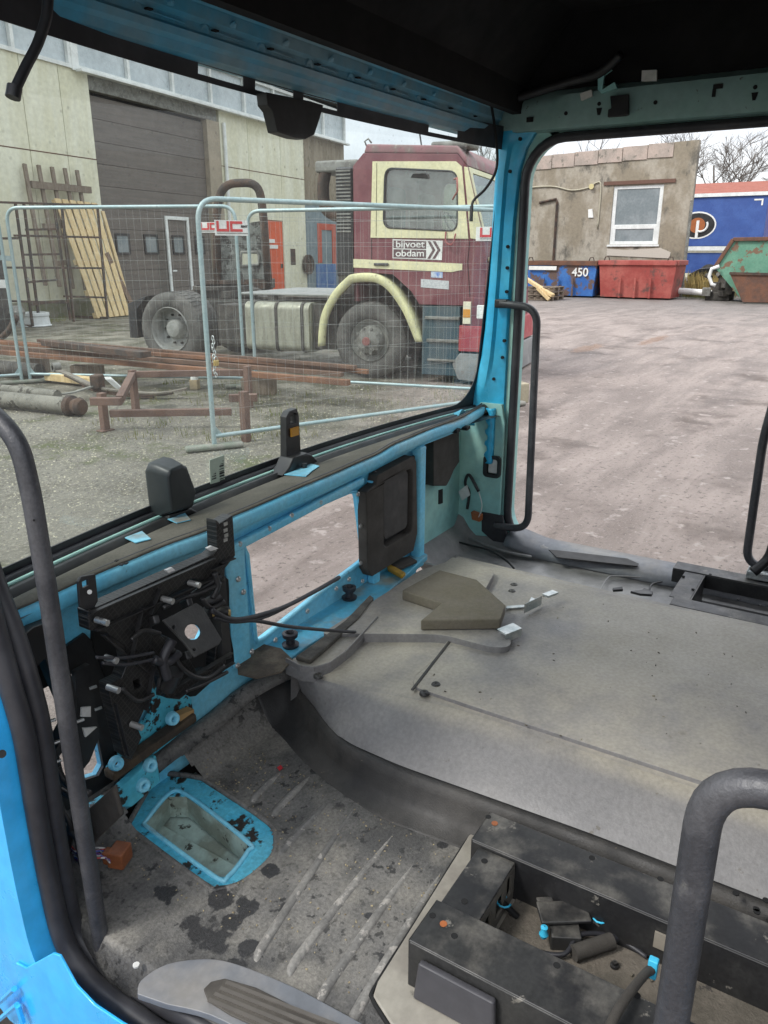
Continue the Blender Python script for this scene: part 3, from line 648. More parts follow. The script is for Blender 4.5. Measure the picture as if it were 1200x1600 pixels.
# blue pan in the cut-out, with the pedal aperture
mq2 = [(x, y) for x, y in mat_q]
cxq = sum(p[0] for p in mq2)/len(mq2); cyq = sum(p[1] for p in mq2)/len(mq2)
big_q = [(cxq+(x-cxq)*1.08, cyq+(y-cyq)*1.08) for x, y in mq2]
MB().plate(big_q, [hole_q], O=(0, 0, FZ-.004), U=(1, 0, 0), V=(0, 1, 0), T=(0, 0, -1), th=.004).build('pedal_pan', mat('worn_pan_paint', (.075, .46, .66), .45, c2=(.12, .52, .68), ns=7, c3=(.03, .022, .016), s3=20, t3=.545, w3=.05, bump=.002, bs=60, gs=120, ga=.2), cab)
MB().tube(smoothpath([Vector((a, b, FZ-.003)) for a, b in hole_q+[hole_q[0]]], 4)[:-1], .005, 6, closed=True).build('aperture_rim', K['front'], cab, smooth='all')
hz = MB(); n = len(hole_q)
hz.add([(a, b, FZ-.008) for a, b in hole_q]+[(a, b, FZ-.06) for a, b in hole_q], [(i, (i+1) % n, (i+1) % n+n, i+n) for i in range(n)])
mg = mat('dusty_pale_green_metal', (.42, .55, .5), .5, c2=(.25, .29, .24), ns=9, lo=.42, hi=.58, c3=(.05, .05, .04), s3=30, t3=.6)
hz.build('aperture_wall', mg, cab, solid=.003)
MB().slab([(.74, .76, .385), (.885, .76, .43), (.885, 1.2, .44), (.74, 1.2, .395)], (0, 0, .004)).build('lower_step_plate', mg, cab)
MB().slab([(.885, .76, .405), (1.05, .76, .42), (1.05, 1.2, .44), (.885, 1.2, .43)], (0, 0, .004)).build('lower_step_plate', mg, cab)
MB().bb(XL+.06, 1.6, -.95, 1.16, .36, .365).build('under_floor', K['black'], cab)
MB().bb(XL+.06, 2.06, FY+.014, FY+.02, .3, .56).build('floor_front', K['black'], cab)
# front lip of the mat at the top of the toe board
rows = []
for i in range(40):
    x = .72+.66*i/39
    z = .562+.03*sstep(.72, .95, x)+.03*sstep(1.05, 1.3, x); y0 = 1.150-.05*sstep(1.15, 1.38, x)
    rows.append([Vector((x, y0-.03, z-.026)), Vector((x, y0-.02, z-.012)), Vector((x, y0-.010, z-.005)), Vector((x, y0, z-.003)), Vector((x, y0+.010, z-.007))])
MB().grid(rows).build('toe_board_mat', fm, cab, smooth='all', solid=.005)
# dark side flap by the door post
MB().slab(ats([(128, 1275), (184, 1224), (196, 1270), (160, 1305), (140, 1330), (130, 1330)], X=.70), (-.01, 0, 0)).build('kick_flap', K['foamdk'], cab, bevel=.004)
# sill: pale plastic cover with dark tread inserts, raised scuff
sc = mat('grey_sill_plastic', (.14, .15, .165), .45, c2=(.18, .187, .2), ns=6, dust=(.22, .21, .195), dlo=.55)
def sill(pts, z, ins):
    q = smoothpath([at(x, y, Z=z) for x, y in pts], 4)
    s = MB().slab(q, (0, 0, .012)).build('sill_cover', sc, cab, bevel=.005, seg=3)
    return s
s1 = sill([(216, 1562), (222, 1540), (262, 1515), (318, 1507), (360, 1512), (420, 1534), (500, 1572), (640, 1660), (560, 1700), (420, 1640), (330, 1595), (262, 1578)], .498, None)
tr = MB(); q = ats([(318, 1548), (330, 1536), (352, 1531), (400, 1545), (560, 1625), (520, 1660), (360, 1588), (325, 1566)], Z=.511); tr.slab(q, (0, 0, .004))
tro = tr.build('tread_insert', mat('brown_grey_tread', (.05, .044, .037), .7, c2=(.08, .072, .06), ns=10), s1, bevel=.002)
tl = MB()
for k in range(4):
    a, b = at(326+k*9, 1562-k*9, Z=.516), at(530+k*12, 1648-k*10, Z=.516); tl.bar(a, b, .006, .003)
tl.build('tread_ridge', mat('tread_ridge', (.1, .09, .078), .6), tro)
MB().cyl(at(213, 1509, Z=.505), at(213, 1509, Z=.505)+Vector((0, 0, .003)), .0055, 10).build('white_clip', K['whitepl'], cab)


# --- engine tunnel
TZ = .655
tm = mat('dusty_tunnel_cover', (.165, .161, .16), .5, c2=(.205, .198, .192), ns=2.5, c3=(.11, .1, .085), s3=22, t3=.64, w3=.05, dust=(.34, .312, .255), dlo=.46, dn=2.6, ulo=.88, uhi=.985, gs=110, ga=.14, bump=.0008, bs=200)
tf = tm
tongue = [(1.40, 1.07), (1.46, .985), (1.505, .91), (1.567, .806), (1.572, .67), (1.595, .632), (1.64, .645), (1.70, .79), (2.02, .86), (2.06, 1.0), (1.9, 1.06), (1.7, 1.06)]
panel = [(1.335, -1.2), (1.335, .60), (1.37, .745), (1.42, .765), (2.0, .80), (2.055, .75), (2.075, .0), (2.075, -1.2)]
def edge(y): return 1.325-.06*sstep(.6, 1.0, y)
def lerpt(P, y):
    for (a, va), (b, vb) in zip(P, P[1:]):
        if y <= b: t = max(0, (y-a)/(b-a)); return va+(vb-va)*t
    return P[-1][1]
SEAM = [(-1, 1.19), (.3, 1.185), (.70, 1.168), (.84, 1.178), (.90, 1.205), (1.0, 1.272), (1.10, 1.325), (1.16, 1.345)]
FOOT = [(-1, 1.145), (.45, 1.14), (.69, 1.122), (.83, 1.150), (.96, 1.195), (1.05, 1.24), (1.12, 1.26), (1.2, 1.285)]
def th(x, y):
    z = TZ
    # rounded long edges and drooping near front corner
    z -= .012*sstep(2.09, 2.13, x); z -= .006*max(0, 1-(x-edge(y))/.03)**2
    z += .0025*math.sin(5*x)*math.sin(4*y)
    return z
ty = [-.9+.06*k for k in range(16)]+[.06+.0085*k for k in range(117)]
rows = []
for y in ty:
    x0 = edge(y)
    rows.append([Vector((x0+(2.14-x0)*i/120, y, th(x0+(2.14-x0)*i/120, y))) for i in range(121)])
et = MB().grid(rows).build('engine_tunnel', tm, cab, smooth='all')
def on_tunnel(name, q, h, bev):
    q = [p for p in roundpath([(*q[-1], 0)]+[(*p, 0) for p in q]+[(*q[0], 0)], .03, 4)][1:-1]
    MB().slab([(p.x, p.y, TZ-.012) for p in q], (0, 0, .012+h)).build(name, tm, et, bevel=bev, seg=3)
on_tunnel('tunnel_panel', [(1.335, -.9), (1.335, .60), (1.335, .755), (1.37, .775), (1.555, .79), (2.0, .815), (2.05, .78), (2.06, .6), (2.075, -.9)], .007, .004)
on_tunnel('tunnel_tongue', tongue, .023, .009)
gm_ = MB()
for a, b in (((702, 1003), (644, 1078)), ): gm_.bar(at(*a, Z=TZ+.008), at(*b, Z=TZ+.008), .006, .003)
gm_.build('panel_groove', K['toe'], et)
chips = MB()
for k in range(170):
    x, y = random.uniform(1.3, 2.05), random.uniform(-.2, .75); w_ = .0006+.0022*random.random()**3
    chips.box((x, y, TZ+.008), (w_*random.uniform(1, 3), w_, w_*.7), random.random()*3)
o_ = chips.build('grit', mat('dark_grit', (.06, .05, .04), .9, c2=(.3, .27, .2), ns=70), et); o_['kind'] = 'stuff'
# flank curving down to the seam, and the dark mat skirt under it
rows = []; rows2 = []
for y in ty+[1.06, 1.075, 1.09, 1.105, 1.12, 1.135, 1.15]:
    xs_ = sum(lerpt(SEAM, y+d) for d in (-.03, 0, .03))/3; xf = sum(lerpt(FOOT, y+d) for d in (-.03, 0, .03))/3; zs_ = .570
    if y <= 1.047:
        x0 = edge(y); z0 = th(x0, y)
        rows.append([Vector((x0+(xs_-x0)*t+(.0 if t in (0, 1) else -.004), y, z0+(zs_-z0)*t**1.35)) for t in (0, .12, .28, .45, .62, .78, .92, 1)])
    zf = fz(min(xf, 1.28), min(y, 1.15))
    rows2.append([Vector((xs_+.004, y, zs_+.004)), Vector((xs_-.008, y, zs_-.002)), Vector((xs_*.8+xf*.2-.006, y, zs_*.75+zf*.25)), Vector((xs_*.45+xf*.55, y, zs_*.35+zf*.65)), Vector((xs_*.15+xf*.85, y, zf+.008)), Vector((xf-.025, y, zf+.001)), Vector((xf-.035, y, zf-.004))])
MB().grid(rows).build('tunnel_flank', tf, cab, smooth='all')
MB().grid(rows2).build('mat_skirt', K['toe'], cab, smooth='all', solid=.004)
MB().tube([r[0] for r in rows2 if r[0].y < 1.02], .0025, 6).build('skirt_seam', K['hole'], cab, smooth='all')
# front of the tunnel: end face, ledge with upstand, rubber strip, blue sill beyond
MB().grid([[Vector((1.265+(2.14-1.265)*i/40, 1.045, TZ-.0)) for i in range(41)], [Vector((1.265+(2.14-1.265)*i/40, 1.055, TZ-.012)) for i in range(41)], [Vector((1.265+(2.14-1.265)*i/40, 1.06, .56)) for i in range(41)]]).build('tunnel_front', tm, cab, smooth='all')
lp_ = ats([(447, 1036), (470, 1048), (492, 1050), (515, 1043), (540, 1025), (590, 970)], Z=TZ+.012)
lg = MB().slab(ats([(445, 1036), (470, 1048), (492, 1050), (515, 1043), (545, 1020), (596, 968), (588, 938), (540, 972), (500, 1003)], Z=.669), (0, 0, -.03)).build('ledge', tm, cab, bevel=.003)
for a, b in zip(lp_, lp_[1:]): MB().bar(a+Vector((0, 0, .006)), b+Vector((0, 0, .006)), .005, .018).build('ledge_upstand', tm, lg, bevel=.002)
MB().slab(ats([(462, 1032), (500, 1005), (540, 975), (578, 935), (584, 940), (560, 972), (545, 985), (505, 1022), (485, 1038)], Z=TZ+.015), (0, 0, .012)).build('rubber_strip', mat('dirty_rubber_strip', (.07, .065, .055), .9, c2=(.12, .11, .09), ns=20, bump=.003, bs=90), cab, bevel=.004)
K['sillblue'] = mat('dusty_blue_sill', (.1, .45, .64), .45, c2=(.3, .32, .27), ns=7, lo=.45, hi=.66, c3=(.2, .17, .13), s3=12, t3=.62, w3=.12)
MB().slab(ats([(398, 1042), (420, 1045), (447, 1034), (478, 1010), (562, 962), (592, 938), (630, 903), (668, 866), (640, 852), (585, 872), (500, 928), (400, 1004), (385, 1020)], Z=.664), (0, 0, -.02)).build('sill_pan', K['sillblue'], cab, bevel=.003)
MB().slab(ats([(370, 1030), (400, 1005), (440, 1015), (458, 1032), (440, 1052), (400, 1062), (372, 1055)], Z=.667), (0, 0, .004)).build('dirt_crust', mat('dirt_crust', (.1, .08, .06), .95, c2=(.17, .14, .1), ns=22, c3=(.25, .3, .28), s3=40, t3=.66, bump=.004, bs=120), cab, bevel=.002)
MB().slab(ats([(604, 884), (622, 893), (634, 900), (628, 905), (606, 893)], Z=.668), (0, 0, .012)).build('yellow_foam_strip', K['yellow'], cab, bevel=.003)
MB().slab(ats([(600, 880), (640, 873), (652, 880), (622, 893)], Z=.67), (0, 0, .01)).build('foam_scrap', K['foamdk'], cab, bevel=.003)
for x, y in ((454, 1008), (546, 934)):
    o = at(x, y, Z=.667)
    MB().lathe([(-.004, .02), (.004, .022), (.006, .012), (.018, .011), (.024, .019), (.034, .02), (.036, .012), (.028, .008)], o, (0, 0, 1), 16).build('rubber_buffer', K['rubber'], cab, smooth=True)
# rivets and fixings on the tunnel
for x, y in ((663, 1083), (681, 1070), (803, 914), (800, 924), (497, 1056)):
    c = at(x, y, Z=TZ+.006)
    b_ = MB().lathe([(0, .001), (.004, .004), (.004, .009), (.001, .011), (-.003, .0115)], c, (0, 0, 1), 14).build('tunnel_fixing', K['steelblk'], cab, smooth='all')
# bent zinc brackets
def bracket(pts, lift):
    b = MB(); q = ats(pts, Z=TZ+.011); b.slab(q, (0, 0, .003))
    return b
b = bracket([(790, 952), (818, 950), (838, 938), (830, 934), (824, 946), (792, 948)], 0)
p0, p1 = at(820, 958, Z=TZ+.014), at(846, 945, Z=TZ+.014)
b.slab([p0, p1, p1+Vector((0, 0, .028)), p0+Vector((0, 0, .028))], (-.003, .002, 0))
b.slab([p1+Vector((0, 0, .028)), p1+Vector((.0, .0, .034)), p1+Vector((.04, -.015, .034)), p1+Vector((.04, -.015, .028))], (-.006, -.02, 0))
b.build('zinc_bracket', K['zinc'], cab, bevel=.001)
b = bracket([(763, 990), (790, 1002), (812, 990), (806, 984), (785, 988), (775, 982)], 0)
p0, p1 = at(790, 1004, Z=TZ+.014), at(815, 994, Z=TZ+.014)
b.slab([p0, p1, p1+Vector((0, 0, .02)), p0+Vector((0, 0, .02))], (-.003, .002, 0))
b.slab([p0+Vector((0, 0, .02)), p1+Vector((0, 0, .02)), p1+Vector((.012, .03, .022)), p0+Vector((.012, .03, .022))], (0, 0, .003))
b.build('zinc_bracket', K['zinc'], cab, bevel=.001)
# --- passenger-side floor
fr2 = mat('worn_grey_floor', (.2, .197, .195), .42, c2=(.27, .265, .255), ns=5, c3=(.28, .26, .23), s3=9, t3=.6, w3=.15, bump=.001, bs=150)
px = [2.12+(XR-2.10)*i/40 for i in range(41)]; py = [-.9+.03*k for k in range(74)]
rows = []
for y in py:
    rows.append([Vector((x, y, FZ+.10*sstep(2.24, 2.13, x)+.08*sstep(1.2, 1.28, y)+.006*(1-sstep(.0, .012, abs(x-2.30-.08*sstep(.8, .3, y)*0)))*(1 if y > .5 else 0)+.005*(1-sstep(.004, .014, abs((y*.9-.25*x) % .12-.06)))*(1 if .55 < y < 1.05 and x > 2.32 else 0)+.045*sstep(XR-.07, XR-.02, x))) for x in px])
MB().grid(rows).build('passenger_floor', fr2, cab, smooth='all')
MB().slab(ats([(857, 860), (880, 862), (980, 874), (998, 882), (996, 886), (870, 872)], Z=.551), (0, 0, .004)).build('tread_insert', mat('dark_tread', (.025, .024, .023), .6), cab, bevel=.001)
rows = []
for y in [1.06-.03*k for k in range(42)]:
    e = .12*sstep(.92, 1.06, y)
    rows.append([Vector((x-e*.25, y, z+e*.3)) for x, z in ((2.575, .512), (2.60, .535), (2.625, .546), (2.68, .549), (2.715, .545), (2.722, .52))])
MB().grid(rows).build('sill_cover', sc, cab, smooth='all', solid=.004)
MB().tube(smoothpath(ats([(700, 843), (735, 852), (765, 860), (790, 875), (803, 888)], Z=.53), 5), .004, 6).build('floor_cable', K['black'], cab, smooth='all')
MB().tube(smoothpath(ats([(725, 838), (755, 850), (790, 862), (830, 870)], Z=.53), 5), .005, 6).build('floor_seam', fr2, cab, smooth='all')
for pts in ([(957, 922), (972, 920), (973, 924), (958, 925)], [(985, 927), (1003, 925), (1006, 922), (1020, 928), (1018, 932), (1000, 931)]):
    MB().slab(ats(pts, Z=.56), (0, 0, .008)).build('floor_clip', K['black'], cab)
MB().tube(smoothpath([at(935, 930, Z=.52), at(948, 905, Z=.52), at(965, 900, Z=.52), at(1040, 905, Z=.52)], 5), .003, 6).build('floor_panel_edge', fr2, cab, smooth='all')
MB().tube(smoothpath([at(1014, 925, Z=.52), at(1020, 912, Z=.52), at(1045, 908, Z=.52)], 5), .003, 6).build('floor_panel_edge', K['black'], cab, smooth='all')

# --- driver's seat box
bpl = mat('beige_seat_plate', (.3, .28, .235), .6, c2=(.22, .2, .17), ns=6, c3=(.13, .12, .1), s3=15, t3=.62, w3=.1)
q = ats([(583, 1560), (590, 1538), (733, 1308), (748, 1298), (1290, 1475), (1290, 1800), (640, 1650)], Z=FZ+.002)
MB().slab(q, (0, 0, .007)).build('seat_base_plate', bpl, cab, bevel=.003)
MB().tube([p+Vector((0, 0, -.001)) for p in smoothpath(ats([(640, 1650), (600, 1590), (583, 1560), (588, 1538), (660, 1425), (733, 1308), (750, 1296)], Z=FZ+.004), 4)], .004, 6).build('plate_gap', K['hole'], cab, smooth='all')
RZ = .6
def channel(x0, x1, y0, y1, z, depth, side):  # C-section rail: top flange and one web
    m = MB(); m.bb(x0, x1, y0, y1, z-.004, z)
    if side > 0: m.bb(x1-.004, x1, y0, y1, z-depth, z-.004)
    else: m.bb(x0, x0+.004, y0, y1, z-depth, z-.004)
    return m
def seat_holes(pts, z, r, parent):
    for x, y in pts: MB().cyl(at(x, y, Z=z+.0005), at(x, y, Z=z+.0005)-Vector((0, 0, .002)), r, 10).build('rail_hole', K['hole'], parent)
ra = channel(1.035, 1.118, -.9, .462, RZ, .10, -1); ra.bb(1.035, 1.118, .458, .462, RZ-.03, RZ)
ra = ra.build('seat_rail', K['steelblk'], cab, bevel=.002)
seat_holes([(763, 1276), (925, 1340), (1032, 1373), (1182, 1420), (1183, 1424), (1150, 1395), (1197, 1406)], RZ, .0055, ra)
MB().cyl(at(773, 1286, Z=RZ+.001), at(773, 1286, Z=RZ+.001)-Vector((0, 0, .002)), .006, 10).build('rust_spot', K['orange'], ra)
rb = channel(.79, .882, -.9, .45, RZ, .10, -1); rb.bb(.79, .882, .446, .45, RZ-.04, RZ)
rb = rb.build('seat_rail', K['steelblk'], cab, bevel=.002)
seat_holes([(676, 1430), (870, 1508), (995, 1555), (710, 1462)], RZ, .0055, rb)
MB().cyl(at(693, 1443, Z=RZ+.001), at(693, 1443, Z=RZ+.001)-Vector((0, 0, .002)), .006, 10).build('rust_spot', K['orange'], rb)
# cross-member with slotted face
cm = MB(); cm.bb(.884, 1.033, .375, .445, RZ-.012, RZ-.008)
cm.build('cross_member', K['steelblk'], cab, bevel=.002)
MB().plate([(.884, .515), (1.033, .515), (1.033, RZ-.013), (.884, RZ-.013)], [rrect(.905, .935, .53, .57, .004, 2), rrect(.955, .985, .53, .57, .004, 2), rrect(1.0, 1.02, .535, .58, .004, 2)], O=(0, .375, 0), U=(1, 0, 0), V=(0, 0, 1), T=(0, .004, 0), th=1).build('cross_member_web', mat('dusty_web', (.1, .09, .075), .7, c2=(.16, .145, .12), ns=14), cab)
MB().bb(.884, 1.033, .44, .444, .512, RZ-.013).build('cross_member_back', K['steelblk'], cab)
seat_holes([(757, 1345), (726, 1408)], RZ-.008, .006, cab)
MB().slab(ats([(738, 1305), (752, 1300), (803, 1330), (800, 1342), (738, 1315)], Z=.592), (0, 0, -.01)).build('plate_end', bpl, cab, bevel=.002)
MB().bb(.884, 1.036, -.9, .37, .5, .512).build('seat_box_floor', mat('sandy_box_floor', (.1, .088, .07), .9, c2=(.15, .13, .105), ns=12, c3=(.05, .045, .04), s3=30, t3=.62, bump=.003, bs=120), cab)
MB().bb(.7905, .80, -.9, .40, .511, .56).build('rail_foot', K['steelblk'], cab)
MB().slab([(.776, .425, .58), (.776, .30, .58), (.772, .295, .512), (.77, .43, .512)], (.012, 0, 0)).build('rail_corner_cover', mat('grey_cover_plastic', (.055, .054, .06), .5), cab, bevel=.004)
MB().plate([(.105-.03, .545), (.135, .545), (.135, .575), (.075, .575)], [circ(.105, .557, .005, 10)], O=(1.030, 0, 0), U=(0, 1, 0), V=(0, 0, 1), T=(.004, 0, 0), th=1).build('rail_tab', mat('dusty_tab', (.3, .27, .22), .5, .3), ra)
# things fixed in the seat box
def Z5(x, y): return at(x, y, Z=.513)
m = MB(); m.box(Z5(880, 1465)+Vector((0, 0, .012)), (.05, .05, .03), .5); m.box(Z5(878, 1450)+Vector((0, 0, .034)), (.045, .085, .008), .6); m.box(Z5(850, 1432)+Vector((0, 0, .03)), (.02, .03, .01), .6)
m.build('seat_bracket', K['steelblk'], cab, bevel=.003)
for x, y, d in ((808, 1432, (-.01, .03, .03)), (935, 1455, (0, 0, .035))):
    c = Z5(x, y); MB().cyl(c, c+Vector(d), .006, 10).build('box_bolt', K['steelblk'], cab, smooth=True)
    t_ = [c+Vector(d)*.75+Vector((.012*math.cos(k*.6), .012*math.sin(k*.6), .004)) for k in range(9)]
    MB().tube(t_, .0018, 6).build('blue_tie', K['cyanclip'], cab, smooth='all')
for x, y in ((848, 1478), (935, 1448)):
    MB().lathe([(0, .006), (.006, .008), (.012, .005), (.02, .006), (.022, .001)], Z5(x, y)+Vector((0, 0, .02)), (0, 0, 1), 10).build('blue_clip', K['cyanclip'], cab, smooth=True)
c = [Z5(895, 1500), Z5(955, 1480)]
MB().tube([p+Vector((0, 0, .014)) for p in c], .013, 10).build('foam_roll', K['foamdk'], cab, smooth=True)
MB().tube([p+Vector((.022, -.006, .008)) for p in c], .009, 10).build('foam_roll', K['rubber'], cab, smooth=True)
MB().tube(smoothpath([at(950, 1610, Z=.62), at(965, 1580, Z=.625), at(985, 1550, Z=.62), at(1008, 1522, Z=.60), at(1018, 1515, Z=.595)], 5), .007, 8).build('plug_cable', K['foamdk'], cab, smooth='all')
MB().box(at(1020, 1512, Z=.595), (.012, .014, .034)).build('blue_plug', K['cyanclip'], cab, bevel=.002)
for x, y in ((977, 1466), (1028, 1476)):
    MB().lathe([(0, .012), (.004, .012), (.005, .007), (.012, .006), (.012, .001)], Z5(x, y), (0, 0, 1), 12).build('box_floor_nut', K['steelblk'], cab, smooth=True)
for k in range(14):
    x, y = random.uniform(980, 1190), random.uniform(1490, 1560)
    MB().box(Z5(x, y)+Vector((0, 0, .002)), (.004, .006, .003), random.random()*3).build('grit', K['foam'], cab)
MB().bb(.884, 1.036, -.62, -.60, .512, .6).build('cross_member_back', K['steelblk'], cab)
for x, y in ((905, 1432), (960, 1510), (1085, 1500), (1120, 1535)):
    MB().lathe([(0, .007), (.004, .007), (.005, .004), (.01, .004), (.01, .001)], Z5(x, y), (0, 0, 1), 10).build('box_floor_nut', K['steelblk'], cab, smooth=True)
MB().tube(smoothpath([Z5(830, 1490)+Vector((0, 0, .006)), Z5(880, 1500)+Vector((0, 0, .012)), Z5(905, 1475)+Vector((0, 0, .02)), Z5(960, 1470)+Vector((0, 0, .008)), Z5(1010, 1500)+Vector((0, 0, .006))], 6), .004, 8).build('loose_cable', K['rubber'], cab, smooth='all')
# --- passenger seat box
m = MB(); m.bb(2.235, 2.30, -.9, .385, RZ-.004, RZ); m.bb(2.235, 2.239, -.9, .385, RZ-.035, RZ-.004); m.bb(2.235, 2.3, .381, .385, RZ-.03, RZ-.004)
m.build('seat_rail', K['steelblk'], cab, bevel=.002)
m = MB(); m.bb(2.53, 2.60, -.9, .44, RZ-.004, RZ); m.bb(2.53, 2.534, -.9, .44, RZ-.05, RZ-.004)
m.build('seat_rail', K['steelblk'], cab, bevel=.002)
m = MB(); m.bb(2.3005, 2.529, .34, .40, RZ-.006, RZ-.003); m.bb(2.3005, 2.529, .335, .34, RZ-.1, RZ-.003); m.build('cross_member', K['steelblk'], cab, bevel=.002)
MB().bb(2.24, 2.53, -.9, .335, .503, .506).build('seat_box_floor', K['hole'], cab)
for x, y in ((1068, 900), (1110, 897), (1083, 920), (1154, 936), (1188, 945)):
    MB().cyl(at(x, y, Z=RZ+.001), at(x, y, Z=RZ+.001)-Vector((0, 0, .003)), .005, 10).build('rail_hole', K['hole'], cab)
MB().bb(2.56, 2.62, .14, .22, .601, .63).build('handle_foot', K['zinc'], cab, bevel=.004)

# --- dash carrier: black ribbed bracket with studs, column mount and cables
BY = 1.02
def bq_(pts): return [(p.x, p.z) for p in ats(pts, Y=BY)]
lat = bpy.data.materials.new('ribbed_black_plastic'); lat.use_nodes = True
t = lat.node_tree; N = t.nodes; L = t.links; pb = N['Principled BSDF']; pb.inputs['Roughness'].default_value = .42
tcx = N.new('ShaderNodeTexCoord'); mpx = N.new('ShaderNodeMapping'); mpx.inputs['Rotation'].default_value = (0, R(28), 0); mpx.inputs['Scale'].default_value = (1, 0, 1); L.new(tcx.outputs['Object'], mpx.inputs[0])
br = N.new('ShaderNodeTexBrick'); mp3 = N.new('ShaderNodeMapping'); mp3.inputs['Rotation'].default_value = (R(90), 0, 0); L.new(mpx.outputs[0], mp3.inputs[0]); L.new(mp3.outputs[0], br.inputs['Vector'])
br.offset = 0; br.inputs['Scale'].default_value = 1; br.inputs['Brick Width'].default_value = .011; br.inputs['Row Height'].default_value = .008; br.inputs['Mortar Size'].default_value = .0009; br.inputs['Mortar Smooth'].default_value = .3
br.inputs['Color1'].default_value = (.009, .009, .009, 1); br.inputs['Color2'].default_value = (.012, .012, .012, 1); br.inputs['Mortar'].default_value = (.03, .029, .027, 1); L.new(br.outputs['Color'], pb.inputs['Base Color'])
bb_ = N.new('ShaderNodeBump'); bb_.inputs['Distance'].default_value = .004; L.new(br.outputs['Fac'], bb_.inputs['Height']); L.new(bb_.outputs[0], pb.inputs['Normal'])
main = bq_([(137, 955), (330, 868), (340, 860), (338, 812), (344, 818), (364, 805), (368, 868), (352, 888), (352, 908), (300, 905), (262, 932), (238, 965), (236, 1030), (240, 1072), (230, 1100), (214, 1135), (222, 1152), (205, 1188), (194, 1180), (180, 1120), (172, 1090), (170, 1070), (190, 1060), (200, 1035), (195, 1010), (165, 988), (140, 985)])
db = MB().plate(main, [bq_([(208, 1064), (218, 1060), (221, 1072), (211, 1078)])], O=(0, BY, 0), U=(1, 0, 0), V=(0, 0, 1), T=(0, .028, 0), th=1).build('dash_carrier', lat, cab, bevel=.002)
low = bq_([(236, 1000), (262, 1060), (272, 1096), (292, 1098), (365, 1040), (362, 1020), (350, 1010), (345, 1050), (320, 1055), (306, 1030), (300, 1030), (255, 990)])
MB().plate(low, [], O=(0, BY+.02, 0), U=(1, 0, 0), V=(0, 0, 1), T=(0, .025, 0), th=1).build('dash_carrier_wing', lat, cab, bevel=.002)
sidepl = bq_([(345, 905), (356, 900), (366, 1030), (352, 1034)])
MB().plate(sidepl, [], O=(0, BY+.006, 0), U=(1, 0, 0), V=(0, 0, 1), T=(0, .03, 0), th=1).build('carrier_arm', K['black'], cab, bevel=.003)
rb_ = MB()
for a, b in (((140, 958), (335, 872)), ((150, 985), (340, 900)), ((235, 960), (250, 920)), ((180, 1100), (200, 1180)), ((272, 1075), (362, 1020)), ((275, 1090), (365, 1035)), ((160, 992), (230, 1050)), ((240, 1040), (228, 1110)), ((345, 880), (366, 872)), ((330, 890), (352, 880)), ((222, 950), (205, 1030))):
    A, B = at(*a, Y=BY-.004), at(*b, Y=BY-.004); rb_.bar(A, B, .0022, .010, up=(0, 1, 0))
rb_.build('carrier_rib', K['black'], db)
for x, y in ((150, 968), (253, 935), (295, 910), (205, 1131), (165, 1027), (168, 1073)):
    c = at(x, y, Y=BY-.002); MB().cyl(c, c+Vector((.004, -.024, -.002)), .0058, 10).build('carrier_stud', K['studs'], db, smooth=True)
MB().plate(bq_([(125, 910), (130, 902), (152, 898), (156, 940), (150, 950), (140, 956), (128, 950)]), [bq_([(131, 910), (140, 906), (141, 916), (132, 920)])], O=(0, BY+.004, 0), U=(1, 0, 0), V=(0, 0, 1), T=(0, .006, 0), th=1).build('carrier_tab', K['black'], db, bevel=.001)
MB().cyl(at(140, 925, Y=BY+.002), at(140, 925, Y=BY-.002), .004, 8).build('tab_pin', K['whitepl'], db)
for x, y in ((352, 818), (352, 828), (353, 836), (352, 843)): MB().bb(*(lambda c: (c.x-.005, c.x+.005, BY-.0015, BY+.002, c.z-.004, c.z+.003))(at(x, y, Y=BY))).build('carrier_slot', K['studs'], db)
for pts in ([(320, 856), (328, 852), (338, 856), (326, 860)], [(256, 890), (266, 886), (270, 890), (260, 894)]):
    MB().slab(ats(pts, Y=BY), (0, -.006, .0)).build('white_clip', K['whitepl'], db)
MB().plate(fq([(140, 965), (235, 930), (335, 890), (352, 905), (352, 980), (362, 1030), (300, 1085), (262, 1090), (240, 1060), (215, 1100), (190, 1110), (165, 1070), (140, 1010)]), [fq([(283, 972), (303, 969), (318, 984), (312, 1001), (296, 1004), (280, 990)]), fq([(334, 988), (346, 983), (352, 1020), (337, 1024)])], O=(0, FY-.012, 0), U=(1, 0, 0), V=(0, 0, 1), T=(0, .01, 0), th=1).build('carrier_shadow_plate', K['hole'], cab)  # black plate added to stand for the shadow behind the bracket
